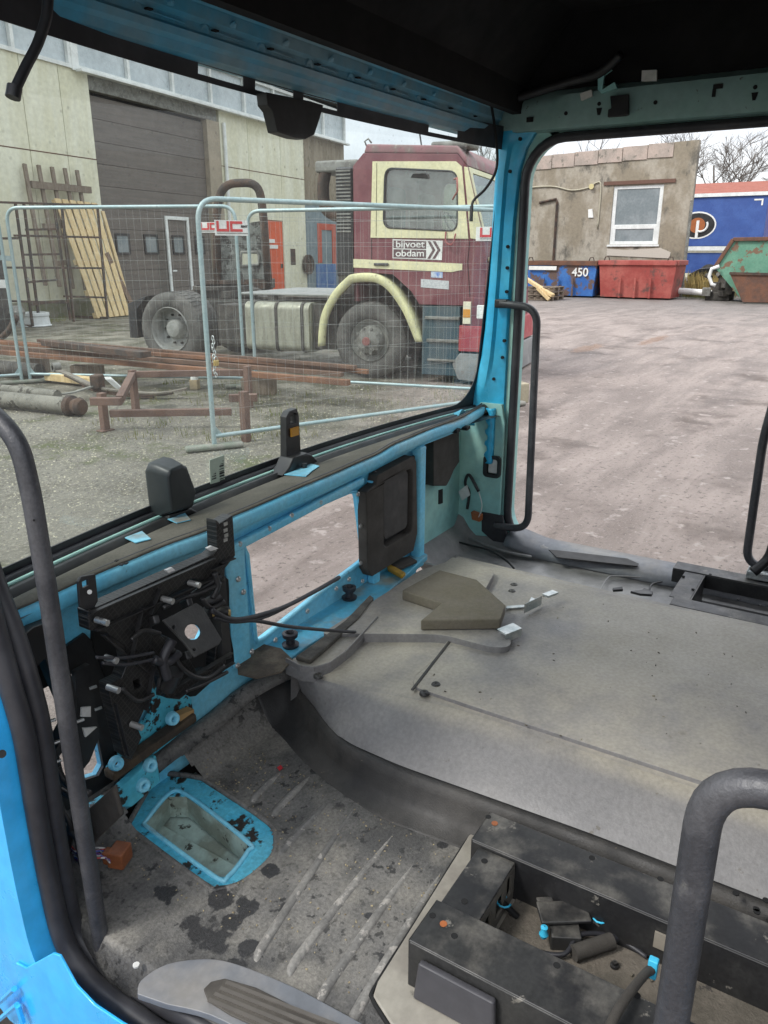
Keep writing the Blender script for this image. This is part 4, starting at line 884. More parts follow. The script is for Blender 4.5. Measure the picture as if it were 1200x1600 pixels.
# tilted column mounting plate with its round hole
o = at(295, 985, Y=.965); ux = (at(345, 1000, Y=.93)-at(268, 950, Y=.965)).normalized()
q4 = [at(250, 972, Y=.985), at(305, 943, Y=.985), at(316, 950, Y=.98), at(345, 1000, Y=.945), at(341, 1010, Y=.94), at(302, 1028, Y=.94)]
pl_n = (q4[1]-q4[0]).cross(q4[4]-q4[1]).normalized(); U4 = (q4[1]-q4[0]).normalized(); V4 = pl_n.cross(U4)
def loc4(p): d = p-q4[0]; return (d.dot(U4), d.dot(V4))
def pix4(x, y):
    d = _f+_r*((x-600)/FPX)+_u*((800-y)/FPX); e = Vector((0, 0, EYE)); s = (q4[0]-e).dot(pl_n)/d.dot(pl_n); return loc4(e+d*s)
MB().plate([pix4(*p) for p in ((252, 970), (304, 943), (314, 950), (344, 1000), (340, 1008), (302, 1028), (285, 1005))], [[pix4(299+13*math.cos(k*.45), 988+12.5*math.sin(k*.45)) for k in range(14)], [pix4(269+3*math.cos(k*1.05), 981+4*math.sin(k*1.05)) for k in range(6)], [pix4(301+3*math.cos(k*1.05), 1016+2.5*math.sin(k*1.05)) for k in range(6)]], O=q4[0], U=U4, V=V4, T=pl_n, th=-.006).build('column_mount', mat('dark_grey_casting', (.035, .035, .034), .5, c2=(.05, .05, .047), ns=18, bump=.0008, bs=200), cab, bevel=.0015)
for p in ((252, 970), (304, 943), (342, 1004), (302, 1026)):
    a = at(*p, Y=.985); MB().bar(a+Vector((0, .012, 0)), a+Vector((.012, .045, -.02)), .012, .016).build('column_mount_leg', K['black'], cab, bevel=.003)
jm = MB()
for k in range(9):
    a = (random.uniform(215, 272), random.uniform(960, 1070)); b = (a[0]+random.uniform(-40, 4), a[1]+random.uniform(-18, 18))
    jm.bar(at(*a, Y=1.085), at(*b, Y=1.07), .014, .02)
jm.build('carrier_strut', K['black'], cab, bevel=.003)
for (a, b, r) in (((318, 945), (345, 930), .010), ((322, 955), (332, 957), .011), ((340, 956), (358, 956), .011), ((262, 1075), (275, 1050), .016), ((300, 930), (345, 900), .006)):
    MB().cyl(at(*a, Y=1.03), at(*b, Y=1.01), r, 12).build('cable_gland', K['black'], cab, smooth=True)
for x, y in ((334, 958), (359, 958)): MB().lathe([(0, .003), (.002, .007), (-.002, .008)], at(x, y, Y=1.005), (.6, -.7, 0), 12).build('brass_fitting', mat('brass', (.5, .36, .15), .4, .8), cab, smooth='all')
MB().slab(ats([(338, 920), (346, 918), (345, 930), (350, 935), (342, 938), (341, 930)], Y=1.03), (0, .01, 0)).build('white_clip', K['whitepl'], cab)
for pts, r in (([(330, 952), (355, 966), (385, 966), (440, 950), (490, 925), (530, 902)], .005), ([(330, 955), (365, 970), (400, 970), (460, 980), (555, 988)], .0042), ([(335, 965), (370, 972), (420, 962), (480, 930), (528, 905)], .0035), ([(150, 1027), (190, 1028), (240, 1020)], .003), ([(160, 1036), (200, 1038), (250, 1028)], .003), ([(270, 1000), (255, 1030), (262, 1060)], .009), ([(240, 1030), (262, 1035), (280, 1020)], .008)):
    MB().tube(smoothpath(ats(pts, Y=1.0), 6), r, 8).build('cable', K['rubber'], cab, smooth='all')
for pts, r in (([(255, 950), (285, 935), (315, 925), (345, 912)], .004), ([(262, 1000), (285, 1045), (320, 1060), (350, 1040)], .005), ([(205, 1000), (225, 985), (250, 990)], .004), ([(315, 935), (330, 950), (350, 940)], .005), ([(290, 1080), (320, 1068), (355, 1050)], .004), ([(190, 1075), (215, 1095), (240, 1085)], .004), ([(335, 895), (340, 915), (332, 935)], .006)):
    MB().tube(smoothpath(ats(pts, Y=1.008), 6), r, 8).build('cable', K['black'], cab, smooth='all')
MB().lathe([(0, .001), (.004, .008), (.004, .02), (.012, .022), (.014, .026), (.02, .026)], at(266, 1068, Y=1.04), (-.5, .8, .2), 16).build('grommet', K['black'], cab, smooth=True)
# near corner: black pillar box with daylight gap
pb_ = MB().plate(bq_([(60, 1035), (100, 1000), (140, 985), (150, 1040), (168, 1110), (160, 1180), (120, 1230), (95, 1250)]), [bq_([(86, 1085), (118, 1050), (150, 1130), (154, 1155), (124, 1215), (104, 1212)])], O=(0, 1.10, 0), U=(1, 0, 0), V=(0, 0, 1), T=(0, .03, 0), th=1).build('pillar_box', K['black'], cab, bevel=.004)
MB().slab(ats([(118, 1050), (140, 1038), (156, 1150), (140, 1190), (122, 1212)], Y=1.12), (0, .012, 0)).build('pillar_box_web', K['black'], cab)
for pts in ([(128, 1106), (142, 1104), (142, 1120), (127, 1120)], [(130, 1138), (152, 1136), (134, 1152)]):
    MB().slab(ats(pts, Y=1.098), (0, .004, 0)).build('pillar_box_label', K['whitepl'], cab)
for x, y in ((140, 1076), (75, 1128), (82, 1162), (84, 1192), (148, 1109), (120, 1128)):
    c = at(x, y, Y=1.09); MB().cyl(c, c+Vector((.012, -.004, 0)), .003, 8).build('pillar_pin', K['studs'], cab)
MB().tube(smoothpath(ats([(45, 1028), (50, 1045), (58, 1075), (62, 1100)], Y=1.06), 5), .008, 8).build('blue_pillar_edge', K['front'], cab, smooth='all')
for pts in ([(88, 1220), (95, 1260), (110, 1290), (105, 1330)], [(95, 1235), (115, 1250), (130, 1290), (140, 1330)], [(90, 1200), (105, 1225), (140, 1240)], [(100, 1290), (120, 1310), (128, 1350)]):
    MB().tube(smoothpath(ats(pts, X=.66), 6), .006, 8).build('loom', K['black'], cab, smooth='all')
MB().tube(smoothpath(ats([(90, 1240), (93, 1262), (97, 1285)], X=.635), 4), .004, 6).build('frayed_edge', mat('frayed_beige', (.4, .36, .26), .9), cab, smooth='all')
# coloured wires and brown multi-plug on the floor
wc = {'red': (.4, .03, .03), 'white': (.65, .65, .62), 'blue': (.05, .1, .4), 'violet': (.16, .05, .2), 'grey': (.3, .3, .3)}
for k, (nm, c) in enumerate(list(wc.items())*2):
    a = (105+random.uniform(-3, 4), 1315+k*3); e = (172, 1325+k*2.6)
    MB().tube(smoothpath([at(*a, X=.68), at(120+k*2, 1330+k*2, Z=.545), at(150, 1333+random.uniform(-9, 10), Z=.54), at(*e, Z=.535)], 6), .0017, 6).build('wire', K.setdefault('w'+nm, mat(nm+'_wire', c, .4)), cab, smooth='all')
o = at(187, 1336, Z=.53); m = MB(); m.box(o, (.038, .032, .034), .35); m.box(o+Vector((-.012, .014, .0)), (.02, .02, .026), .35)
m.build('multi_plug', K['brownplug'], cab, bevel=.003)

# --- grab handles
def grab(pts, r, feet, bend=.07):
    h = MB().tube(roundpath(pts, bend, 8), r, 14).build('grab_handle', K['handle'], cab, smooth=True)
    for f in feet: MB().box(f, (.03, .05, .03)).build('handle_boss', K['black'], h, bevel=.006)

HX = .602
hA = MB().tube(smoothpath([at(-70, 610, X=HX), at(-20, 640, X=HX), at(25, 690, X=HX), at(46, 760, X=HX), at(62, 850, X=HX), at(80, 960, X=HX), at(108, 1150, X=HX), at(134, 1320, X=HX), at(160, 1483, X=HX)], 6), .0138, 16).build('grab_handle', K['handle'], cab, smooth=True)
MB().cyl(at(53, 813, X=HX-.0135), at(53, 813, X=HX), .0016, 8).build('handle_hole', K['hole'], hA)
MB().lathe([(0, .018), (.01, .0185), (.018, .0145)], at(161, 1490, X=HX)-Vector((0, 0, .006)), (0, 0, 1), 14).build('handle_boss', K['rubber'], hA, smooth=True)
grab([(.585, .05, .6), (.58, .052, 1.205), (.58, -.25, 1.205)], .0152, [(.58, .05, .62)], .055)
grab([(2.60, 1.14, 1.43), (2.60, 1.0, 1.42), (2.60, .985, .61), (2.60, 1.12, .60)], .0135, [(2.605, 1.135, 1.43)], .06)
grab([(2.60, .19, 1.5), (2.60, .237, 1.05), (2.60, .23, .64), (2.60, .10, .625)], .0135, [(2.6, .15, .63)], .05)
MB().tube(smoothpath([(2.55, .20, .63), (2.57, .165, .68), (2.57, .155, .75), (2.58, .15, .85)], 5), .016, 10).build('seat_belt_stalk', K['black'], cab, smooth='all')

# hanging roof cables
MB().tube(smoothpath([(.735, .95, 2.0), at(75, 0, Y=.95), at(62, 60, Y=.95), at(40, 105, Y=.95), at(22, 143, Y=.95)], 6), .0068, 8).build('hanging_cable', K['black'], cab, smooth='all')
MB().cyl(at(23, 135, Y=.95), at(20, 153, Y=.95), .009, 10).build('cable_end', K['black'], cab, smooth=True)
MB().tube(smoothpath([at(768, 165, X=2.5), at(775, 215, X=2.5), at(776, 262, X=2.5), at(760, 293, X=2.5), at(741, 312, X=2.5), at(737, 325, X=2.5), at(736, 345, X=2.5)], 6), .0048, 8).build('hanging_cable', K['black'], cab, smooth='all')
MB().cyl(at(737, 322, X=2.5), at(736, 346, X=2.5), .0065, 8).build('cable_end', K['black'], cab, smooth=True)

# --- loose foam slab lying on the tunnel (a thing of its own)
q = ats([(628, 922), (687, 890), (745, 905), (790, 945), (782, 967), (657, 969), (690, 942)], Z=TZ+.054)
lo_ = MB().slab([p for p in q], (0, 0, -.030))
fo = lo_.build('foam_pad', K['foam'], None, bevel=.004)
tag(fo, 'dark olive foam offcut with a notch, lying loose on the dusty tunnel cover', 'foam pad')
# fallen leaf bit and crumbs on the driver floor
cr_ = MB()
for k in range(620):
    x, y = random.gauss(.98, .13), random.gauss(1.02, .08)
    if random.random() < .6: x, y = random.uniform(.72, 1.12), random.uniform(.5, 1.1)
    if x < .7 or x > 1.13 or y > 1.12 or inside(x, y, mat_q): continue
    s_ = random.uniform(.0008, .0026); cr_.box((x, y, fz(x, y)+.001), (s_*1.6, s_, s_*.6), random.random()*3)
tag(cr_.build('crumbs', mat('straw_crumbs', (.38, .32, .2), .9, c2=(.2, .16, .1), ns=60)), None, None, None, 'stuff')
tag(MB().slab([p+Vector((0, 0, .006)) for p in ats([(433, 1203), (439, 1199), (442, 1204), (437, 1208)], Z=.5)], (0, 0, .001)).build('plastic_chip', mat('red_chip', (.5, .03, .04), .5)), 'tiny red plastic chip lying on the driver floor mat', 'chip')
# ================================================================ THE YARD
K['galv'] = mat('galvanised_tube', (.3, .4, .41), .45, .35, c2=(.36, .44, .44), ns=6, c3=(.2, .22, .2), s3=20, t3=.66)
K['wire'] = mat('fence_wire', (.4, .42, .4), .45, .4)
K['rust'] = mat('rusty_steel', (.15, .07, .042), .85, c2=(.1, .055, .04), ns=4, c3=(.2, .1, .055), s3=16, t3=.58, w3=.15, bump=.002, bs=90)
K['rustdk'] = mat('dark_rusty_steel', (.045, .036, .03), .85, c2=(.09, .055, .038), ns=5, bump=.002, bs=90)
K['white'] = mat('white_frame_paint', (.72, .74, .72), .45, c2=(.62, .64, .62), ns=4)
K['steelgrey'] = mat('dirty_grey_metal', (.2, .2, .18), .6, c2=(.12, .115, .1), ns=6, c3=(.3, .29, .26), s3=14, t3=.6)
K['tyre'] = mat('dusty_tyre', (.075, .072, .066), .9, c2=(.12, .115, .105), ns=7, bump=.002, bs=80)
K['grime'] = mat('greasy_chassis', (.04, .037, .032), .8, c2=(.075, .068, .058), ns=7, c3=(.11, .09, .07), s3=20, t3=.62)
K['pane'] = mat('window_pane', (.16, .19, .2), .06, spec=.8, c2=(.22, .25, .26), ns=1.5)
K['red'] = mat('red_print', (.55, .04, .04), .5)
K['signw'] = mat('sign_white', (.75, .75, .72), .5, c2=(.66, .66, .63), ns=8)
K['timber'] = mat('pale_new_timber', (.52, .38, .19), .75, c2=(.62, .48, .27), ns=3, stretch=(6, 6, .8), c3=(.4, .24, .1), s3=9, t3=.66)
K['oldtimber'] = mat('weathered_timber', (.15, .115, .085), .85, c2=(.22, .18, .14), ns=4, stretch=(5, 5, .7))

# --- mesh fence panels
def fence(name, label, p, q, z0, z1, wires=True):
    p, q = Vector((*p, 0)), Vector((*q, 0)); d = (q-p); Ln = d.length; d.normalize(); nrm = Vector((-d.y, d.x, 0))
    t = thing('fence_panel', label, 'fence panel', (p+q)/2, group='wire mesh site fence panels')
    Zv = Vector((0, 0, 1)); r = .021
    pts = roundpath([p+Zv*(z0-.12), p+Zv*z1, q+Zv*z1, q+Zv*(z0-.12)], .17, 8)
    MB().tube(pts, r, 10).build('frame', K['galv'], t, smooth=True)
    MB().cyl(p+Zv*(z0+.02), q+Zv*(z0+.02), .018, 10).build('bottom_rail', K['galv'], t, smooth=True)
    if wires:
        w = MB(); n = int(Ln/.088)
        for i in range(1, n): a = p+d*(Ln*i/n); w.tube([a+Zv*(z0+.02), a+Zv*z1], .0008, 3, cap=False)
        m = 8
        for i in range(1, m+1):
            z = z0+.02+(z1-z0)*i/(m+.6); o = nrm*.012*math.sin(i)
            w.tube([p+Zv*z, p+d*Ln*.33+Zv*(z-.012)+o, p+d*Ln*.66+Zv*(z-.012)-o, q+Zv*z], .0011, 3, cap=False)
        w.build('wire_mesh', K['wire'], t)
    g = MB(); g.slab([p+Zv*(z0+.02), p+d*.09+Zv*(z0+.02), p+Zv*(z0+.13)], nrm*.003); g.build('corner_gusset', K['galv'], t)
    for e in (p, q): MB().box((e.x, e.y, .03), (.09, .5, .05), 1.0).build('foot', mat('concrete_foot', (.2, .2, .18), .9) if 'foot' not in K else K['foot'], t, bevel=.02)
    return t
K['foot'] = mat('mossy_concrete', (.18, .2, .16), .9, c2=(.24, .23, .2), ns=8)
A0, A1 = (4.66, 4.62), (7.75, 3.28)
fa = fence('fence_panel', 'nearest wire fence panel, with the chain and the larger red and white sign', A0, A1, .10, 2.0)
fb = fence('fence_panel', 'long wire fence panel in front of the brown roller door and pale pallet', (6.02, 9.15), (7.22, 6.56), .10, 2.115)
fc = fence('fence_panel', 'wire fence panel running alongside the front wheel of the maroon tractor', (7.27, 6.42), (8.0, 3.37), .12, 2.06)
fd = fence('fence_panel', 'wire fence panel at the left edge beyond the pallet, only its rounded end showing', (5.93, 9.2), (3.4, 10.6), .1, 2.10)
def sign(t, p, q, s0, s1, z0, z1, small):
    p, q = Vector((*p, 0)), Vector((*q, 0)); d = (q-p).normalized(); nr = Vector((d.y, -d.x, 0))
    if d.dot(_r) < 0: d = -d; s0, s1 = -s1, -s0
    if nr.dot(-p) < 0: nr = -nr
    Zv = Vector((0, 0, 1)); o = p+nr*.03
    sb = MB().slab([o+d*s0+Zv*z0, o+d*s1+Zv*z0, o+d*s1+Zv*z1, o+d*s0+Zv*z1], nr*.006).build('sign', K['signw'], t)
    c = o+d*(s0+s1)/2+Zv*(z0+z1)/2+nr*.008; H = z1-z0
    loc = Vector(t.location)
    m = frame(d, Zv, c-Vector((0, 0, 0))+Zv*H*.1-d*.03*0)
    for ch, dx in (('U', -.13), ('C', .07)):
        u_ = MB(); c2_ = c+d*(dx*H/.2)+Zv*H*.1; a = H*.46; b = H*.34; w_ = H*.17
        def bar_(x0, x1, y0, y1): u_.slab([c2_+d*x0+Zv*y0, c2_+d*x1+Zv*y0, c2_+d*x1+Zv*y1, c2_+d*x0+Zv*y1], nr*.003)
        if ch == 'U': bar_(-a, -a+w_, -b, b); bar_(a-w_, a, -b, b); bar_(-a+w_, a-w_, -b, -b+w_)
        else: bar_(-a, -a+w_, -b, b); bar_(-a+w_, a, -b, -b+w_); bar_(-a+w_, a, b-w_, b)
        u_.build('sign_letter', K['red'], sb)
    text('sign_text', 'RENT', K['black'], sb, H*.2, frame(d, Zv, c+d*(.19*H/.2)+Zv*H*.1), bold=.001)
    l_ = MB(); l_.slab([c+d*(-H*1.1)-Zv*H*.37, c+d*(H*1.2)-Zv*H*.37, c+d*(H*1.2)-Zv*H*.33, c+d*(-H*1.1)-Zv*H*.33], nr*.002); l_.build('sign_small_print', K['steelgrey'], sb)
sign(fa, A0, A1, .12, .40, 1.73, 1.845, 0)
sign(fb, (7.22, 6.56), (6.02, 9.15), .16, .42, 1.825, 1.94, 1)
sign(fc, (7.27, 6.42), (8.0, 3.37), 2.72, 3.12, 1.72, 1.86, 1)
# chain and padlock on the near post
ch = thing('chain', 'galvanised chain hanging with a brass padlock from the nearest fence post', 'chain', (4.68, 4.58, .75))
cc = at(328, 528, X=4.66); n = 11
for k in range(n):
    zc = cc.z - k*.03; o = Vector((cc.x+.012*math.sin(k*2), cc.y-.03, zc)); ax = Vector((1, 0, 0)) if k % 2 else Vector((0, 1, 0))
    pts = [o+ax*.011*math.cos(a)+Vector((0, 0, 1))*(.02*math.sin(a)) for a in [2*math.pi*j/10 for j in range(10)]]
    MB().tube(pts, .004, 6, closed=True).build('chain_link', K['zinc'], ch, smooth='all')
pk = MB().box((cc.x, cc.y-.05, cc.z-.20), (.05, .022, .045)).build('padlock', mat('brass_padlock', (.45, .33, .12), .4, .6), ch, bevel=.005)
MB().tube([(cc.x-.014, cc.y-.05, cc.z-.18), (cc.x-.014, cc.y-.05, cc.z-.155), (cc.x, cc.y-.05, cc.z-.142), (cc.x+.014, cc.y-.05, cc.z-.155), (cc.x+.014, cc.y-.05, cc.z-.18)], .004, 6).build('shackle', K['zinc'], pk, smooth='all')

# --- the maroon tractor unit ; local x forward, y into the truck, z up
TP = Vector((8.635, 5.648, 0)); TA = math.atan2(-.984, .178)
TM = Matrix.Translation(TP) @ Matrix.Rotation(TA, 4, 'Z'); TMi = TM.inverted()
trk = thing('parked_truck', 'old maroon and cream tractor unit with yellow wheel arch, parked behind the fence', 'truck', TP, TA, local=True)
maroon = mat('faded_maroon_paint', (.135, .032, .042), .55, c2=(.185, .065, .07), ns=2.2, c3=(.24, .14, .125), s3=5, t3=.62, w3=.2)
cream = mat('cream_paint', (.66, .62, .38), .5, c2=(.6, .57, .37), ns=3, c3=(.35, .32, .2), s3=14, t3=.7, w3=.1)
roofm = mat('grimy_maroon_roof', (.25, .11, .12), .7, c2=(.2, .14, .13), ns=4, c3=(.3, .25, .22), s3=8, t3=.6)
def box_part(name, m, x0, x1, y0, y1, z0, z1, par=None, bev=.01):
    return MB().bb(x0, x1, y0, y1, z0, z1).build(name, m, par or trk, bevel=bev)
# cab shell as a profile in x,z, hollow with window openings cut in the side walls
prof = [(-.22, .98), (-.22, 1.3), (-.2, 2.64), (.0, 2.72), (.06, 2.80), (1.35, 2.74), (1.52, 2.60), (1.82, 1.72), (1.88, 1.45), (1.90, 1.05), (.72, 1.0), (.55, 1.22), (.25, 1.34), (-.15, 1.3)]
prof = [(-.22, 1.0), (-.22, 2.62), (-.05, 2.76), (1.4, 2.70), (1.55, 2.56), (1.83, 1.74), (1.90, 1.40), (1.92, .98), (.86, .98), (.72, 1.14), (.42, 1.34), (-.02, 1.36), (-.22, 1.24)]
winh = rrect(.30, 1.40, 1.90, 2.555, .07)
winh = [(p.x, p.y) for p in roundpath([(.85, 1.875, 0), (1.43, 1.85, 0), (1.405, 2.51, 0), (.30, 2.58, 0), (.27, 1.90, 0), (.85, 1.875, 0)], .12, 5)][:-1]
side_ = MB().plate(prof, [winh], O=(0, 0, 0), U=(1, 0, 0), V=(0, 0, 1), T=(0, 1, 0), th=.04).build('cab_side', maroon, trk, bevel=.006)
MB().plate(prof, [winh], O=(0, 2.36, 0), U=(1, 0, 0), V=(0, 0, 1), T=(0, 1, 0), th=.04).build('cab_side', maroon, trk, bevel=.006)
MB().bb(-.22, -.18, .041, 2.359, 1.0, 2.62).build('cab_back', maroon, trk)
MB().slab([(-.05, .0, 2.76), (1.4, 0, 2.70), (1.55, 0, 2.56), (1.52, 0, 2.66), (1.38, 0, 2.79), (.0, 0, 2.86)], (0, 2.4, 0)).build('cab_roof', roofm, trk, bevel=.02)
MB().slab([(-.22, .04, 2.62), (-.05, .04, 2.757), (-.05, .04, 2.73), (-.19, .04, 2.62)], (0, 2.32, 0)).build('cab_roof', roofm, trk)
MB().bb(-.18, 1.86, .042, 2.358, 1.36, 1.40).build('cab_floor', K['grime'], trk)
# cream door band round the window
MB().plate([(.06, 1.78), (.10, 2.66), (1.38, 2.62), (1.47, 2.56), (1.60, 1.76)], [winh], O=(0, -.012, 0), U=(1, 0, 0), V=(0, 0, 1), T=(0, .0115, 0), th=1).build('window_surround', cream, trk, bevel=.004)
MB().plate([(1.5, 2.56), (1.555, 2.55), (1.83, 1.74), (1.63, 1.765)], [], O=(0, -.012, 0), U=(1, 0, 0), V=(0, 0, 1), T=(0, .0115, 0), th=1).build('front_pillar', cream, trk, bevel=.004)
MB().tube([(x, -.012, z) for x, z in winh], .012, 6, closed=True).build('window_rubber', K['black'], trk, smooth='all')
MB().slab([(x, .012, z) for x, z in winh], (0, .004, 0)).build('side_window', glass('truck_side_glass', (.95, 1, .98), .06, 3.0), trk)
MB().slab([(x, 2.375, z) for x, z in winh], (0, .004, 0)).build('side_window', glass('truck_far_glass', (.7, .78, .76), .05, 1.0), trk)
MB().tube([(.075, -.004, 1.0), (.075, -.004, 1.77)], .004, 5).build('door_gap', K['hole'], trk)
MB().tube([(.155, -.014, 1.80), (.17, -.014, 2.64)], .003, 5).build('door_gap', K['hole'], trk)
MB().tube([(1.62, -.003, 1.74), (1.60, -.003, 1.5), (1.66, -.003, 1.0)], .004, 5).build('door_gap', K['hole'], trk)
# cream waist stripe and door handle
MB().slab([(-.23, -.008, 1.42), (-.23, -.008, 1.525), (1.52, -.008, 1.475), (1.52, -.008, 1.40), (1.35, -.008, 1.375)], (0, .0075, 0)).build('waist_stripe', cream, trk, bevel=.002)
MB().bb(.12, .36, -.03, -.009, 1.445, 1.478).build('door_handle', K['black'], trk, bevel=.008)
# name board on the door
nbw = MB().slab([(.42, -.006, 1.535), (.42, -.006, 1.76), (1.21, -.006, 1.74), (1.20, -.006, 1.515)], (0, .0055, 0)).build('name_board', K['signw'], trk)
dk = mat('board_brown', (.085, .045, .05), .5, c2=(.11, .06, .065), ns=10)
nbd = MB(); nbd.slab([(.435, -.009, 1.655), (.435, -.009, 1.748), (.955, -.009, 1.735), (.955, -.009, 1.645)], (0, .0025, 0)); nbd.slab([(.435, -.009, 1.545), (.435, -.009, 1.643), (.955, -.009, 1.633), (.955, -.009, 1.535)], (0, .0025, 0))
nbd.build('board_field', dk, nbw)
for s_, z in (('bijvoet', 1.698), ('obdam', 1.592)):
    text('board_lettering', s_, K['signw'], nbw, .112, Matrix.Translation((.70, -.0105, z)) @ Matrix.Rotation(R(90), 4, 'X'), sx=1.5, ext=.001, bold=.001)
for x0 in (.975, 1.055):
    MB().slab([(x0, -.009, 1.735), (x0+.045, -.009, 1.735), (x0+.125, -.009, 1.632), (x0+.045, -.009, 1.53), (x0, -.009, 1.53), (x0+.08, -.009, 1.632)], (0, .0025, 0)).build('board_chevron', dk, nbw)
MB().slab([(.88, -.006, 1.19), (.88, -.006, 1.29), (1.32, -.006, 1.27), (1.32, -.006, 1.17)], (0, .0055, 0)).build('door_sticker', mat('pale_sticker', (.55, .56, .56), .5, c2=(.4, .42, .44), ns=60), trk)
MB().slab([(1.04, -.006, 1.31), (1.04, -.006, 1.38), (1.22, -.006, 1.375), (1.22, -.006, 1.305)], (0, .0055, 0)).build('door_sticker', mat('blue_white_sticker', (.5, .55, .6), .5, c2=(.1, .2, .5), ns=9), trk)
# front face: windscreen, grille bars, lamps, bumper
MB().plate([(-1.16, .0), (-1.16, .86), (1.16, .86), (1.16, .0)], [rrect(-1.07, 1.07, .07, .80, .06)], O=(1.835, 1.2, 1.745), U=(0, 1, 0), V=Vector((-.28, 0, .82)).normalized(), T=(-1, 0, -.3), th=.03).build('windscreen_frame', cream, trk)
MB().slab([(1.81, .13, 1.81), (1.81, 2.27, 1.81), (1.575, 2.27, 2.49), (1.575, .13, 2.49)], (-.004, 0, 0)).build('windscreen', glass('truck_windscreen', (.9, .97, .95), .05, 1.0), trk)
MB().slab([(1.90, 0, .98), (1.88, 0, 1.40), (1.82, 0, 1.74), (1.79, 0, 1.74), (1.86, 0, .98)], (0, 2.4, 0)).build('front_panel', maroon, trk, bevel=.01)
for z in (1.50, 1.37, 1.24, 1.12):
    box_part('grille_bar', cream, 1.88, 1.915, .06, 2.34, z, z+.05)
MB().slab([(1.55, -.015, .62), (1.55, -.015, 1.08), (1.92, -.015, 1.08), (1.95, -.015, .62)], (0, 2.43, 0)).build('lower_front', maroon, trk, bevel=.01)
lm = mat('amber_lens', (.6, .26, .03), .2); lw = mat('clear_lens', (.7, .66, .5), .2)
lb = box_part('lamp_cluster', lw, 1.56, 1.68, -.03, .0, .76, 1.03, bev=.006)
MB().bb(1.565, 1.675, -.036, -.0305, .84, .94).build('indicator_lens', lm, lb, bevel=.003)
box_part('headlight', K['signw'], 1.76, 1.955, -.02, .3, .82, 1.0, bev=.02)
bump_ = mat('red_bumper', (.33, .04, .05), .5, c2=(.38, .09, .09), ns=4)
MB().slab([(1.50, -.02, .42), (1.50, -.02, .74), (2.02, -.02, .74), (2.06, -.02, .42)], (0, 2.44, 0)).build('bumper', bump_, trk, bevel=.015)
box_part('bumper_lamp', K['signw'], 1.86, 1.98, -.03, -.0205, .52, .68, bev=.004)
MB().slab([(1.40, -.01, .26), (1.52, -.01, .40), (2.06, -.01, .40), (2.10, -.01, .02), (1.50, -.01, .06)], (0, 2.42, 0)).build('air_dam', mat('pale_grey_dam', (.2, .2, .195), .6, c2=(.27, .27, .26), ns=4), trk, bevel=.02)
box_part('cab_step', K['steelgrey'], .95, 1.5, -.01, .3, .80, .84)
box_part('cab_step', K['steelgrey'], .98, 1.5, -.01, .3, .52, .56)
box_part('step_tread', K['steelgrey'], 1.0, 1.45, -.02, .25, .28, .31)
box_part('step_box', K['grime'], .92, 1.5, .1, .9, .2, .98)
box_part('step_side', mat('dark_blue_grey_panel', (.035, .07, .09), .6, c2=(.05, .08, .09), ns=4), .90, 1.5, .02, .09, .1, .97)
# wheel arch in pale yellow
arch = [(-.86, .40), (-.80, .78), (-.60, 1.08), (-.36, 1.27), (-.22, 1.33), (.14, 1.335), (.40, 1.22), (.64, .98), (.78, .76), (.90, .52)]
rows = []
for x, z in [(p.x, p.z) for p in smoothpath([(x, 0, z) for x, z in arch], 4)]:
    c = Vector((0, 0, .5)); d = (Vector((x, 0, z))-c).normalized()
    rows.append([Vector((x, .02, z))-d*.10, Vector((x, -.03, z))-d*.085, Vector((x, -.035, z))-d*.01, Vector((x, -.02, z))+d*.01, Vector((x, .4, z))+d*.01])
MB().grid(rows).build('wheel_arch', mat('pale_yellow_arch', (.62, .6, .34), .55, c2=(.5, .48, .28), ns=5, c3=(.25, .22, .14), s3=14, t3=.64), trk, smooth='all', solid=.008)
box_part('arch_liner', K['grime'], -.75, .8, .45, 2.0, .6, 1.3)
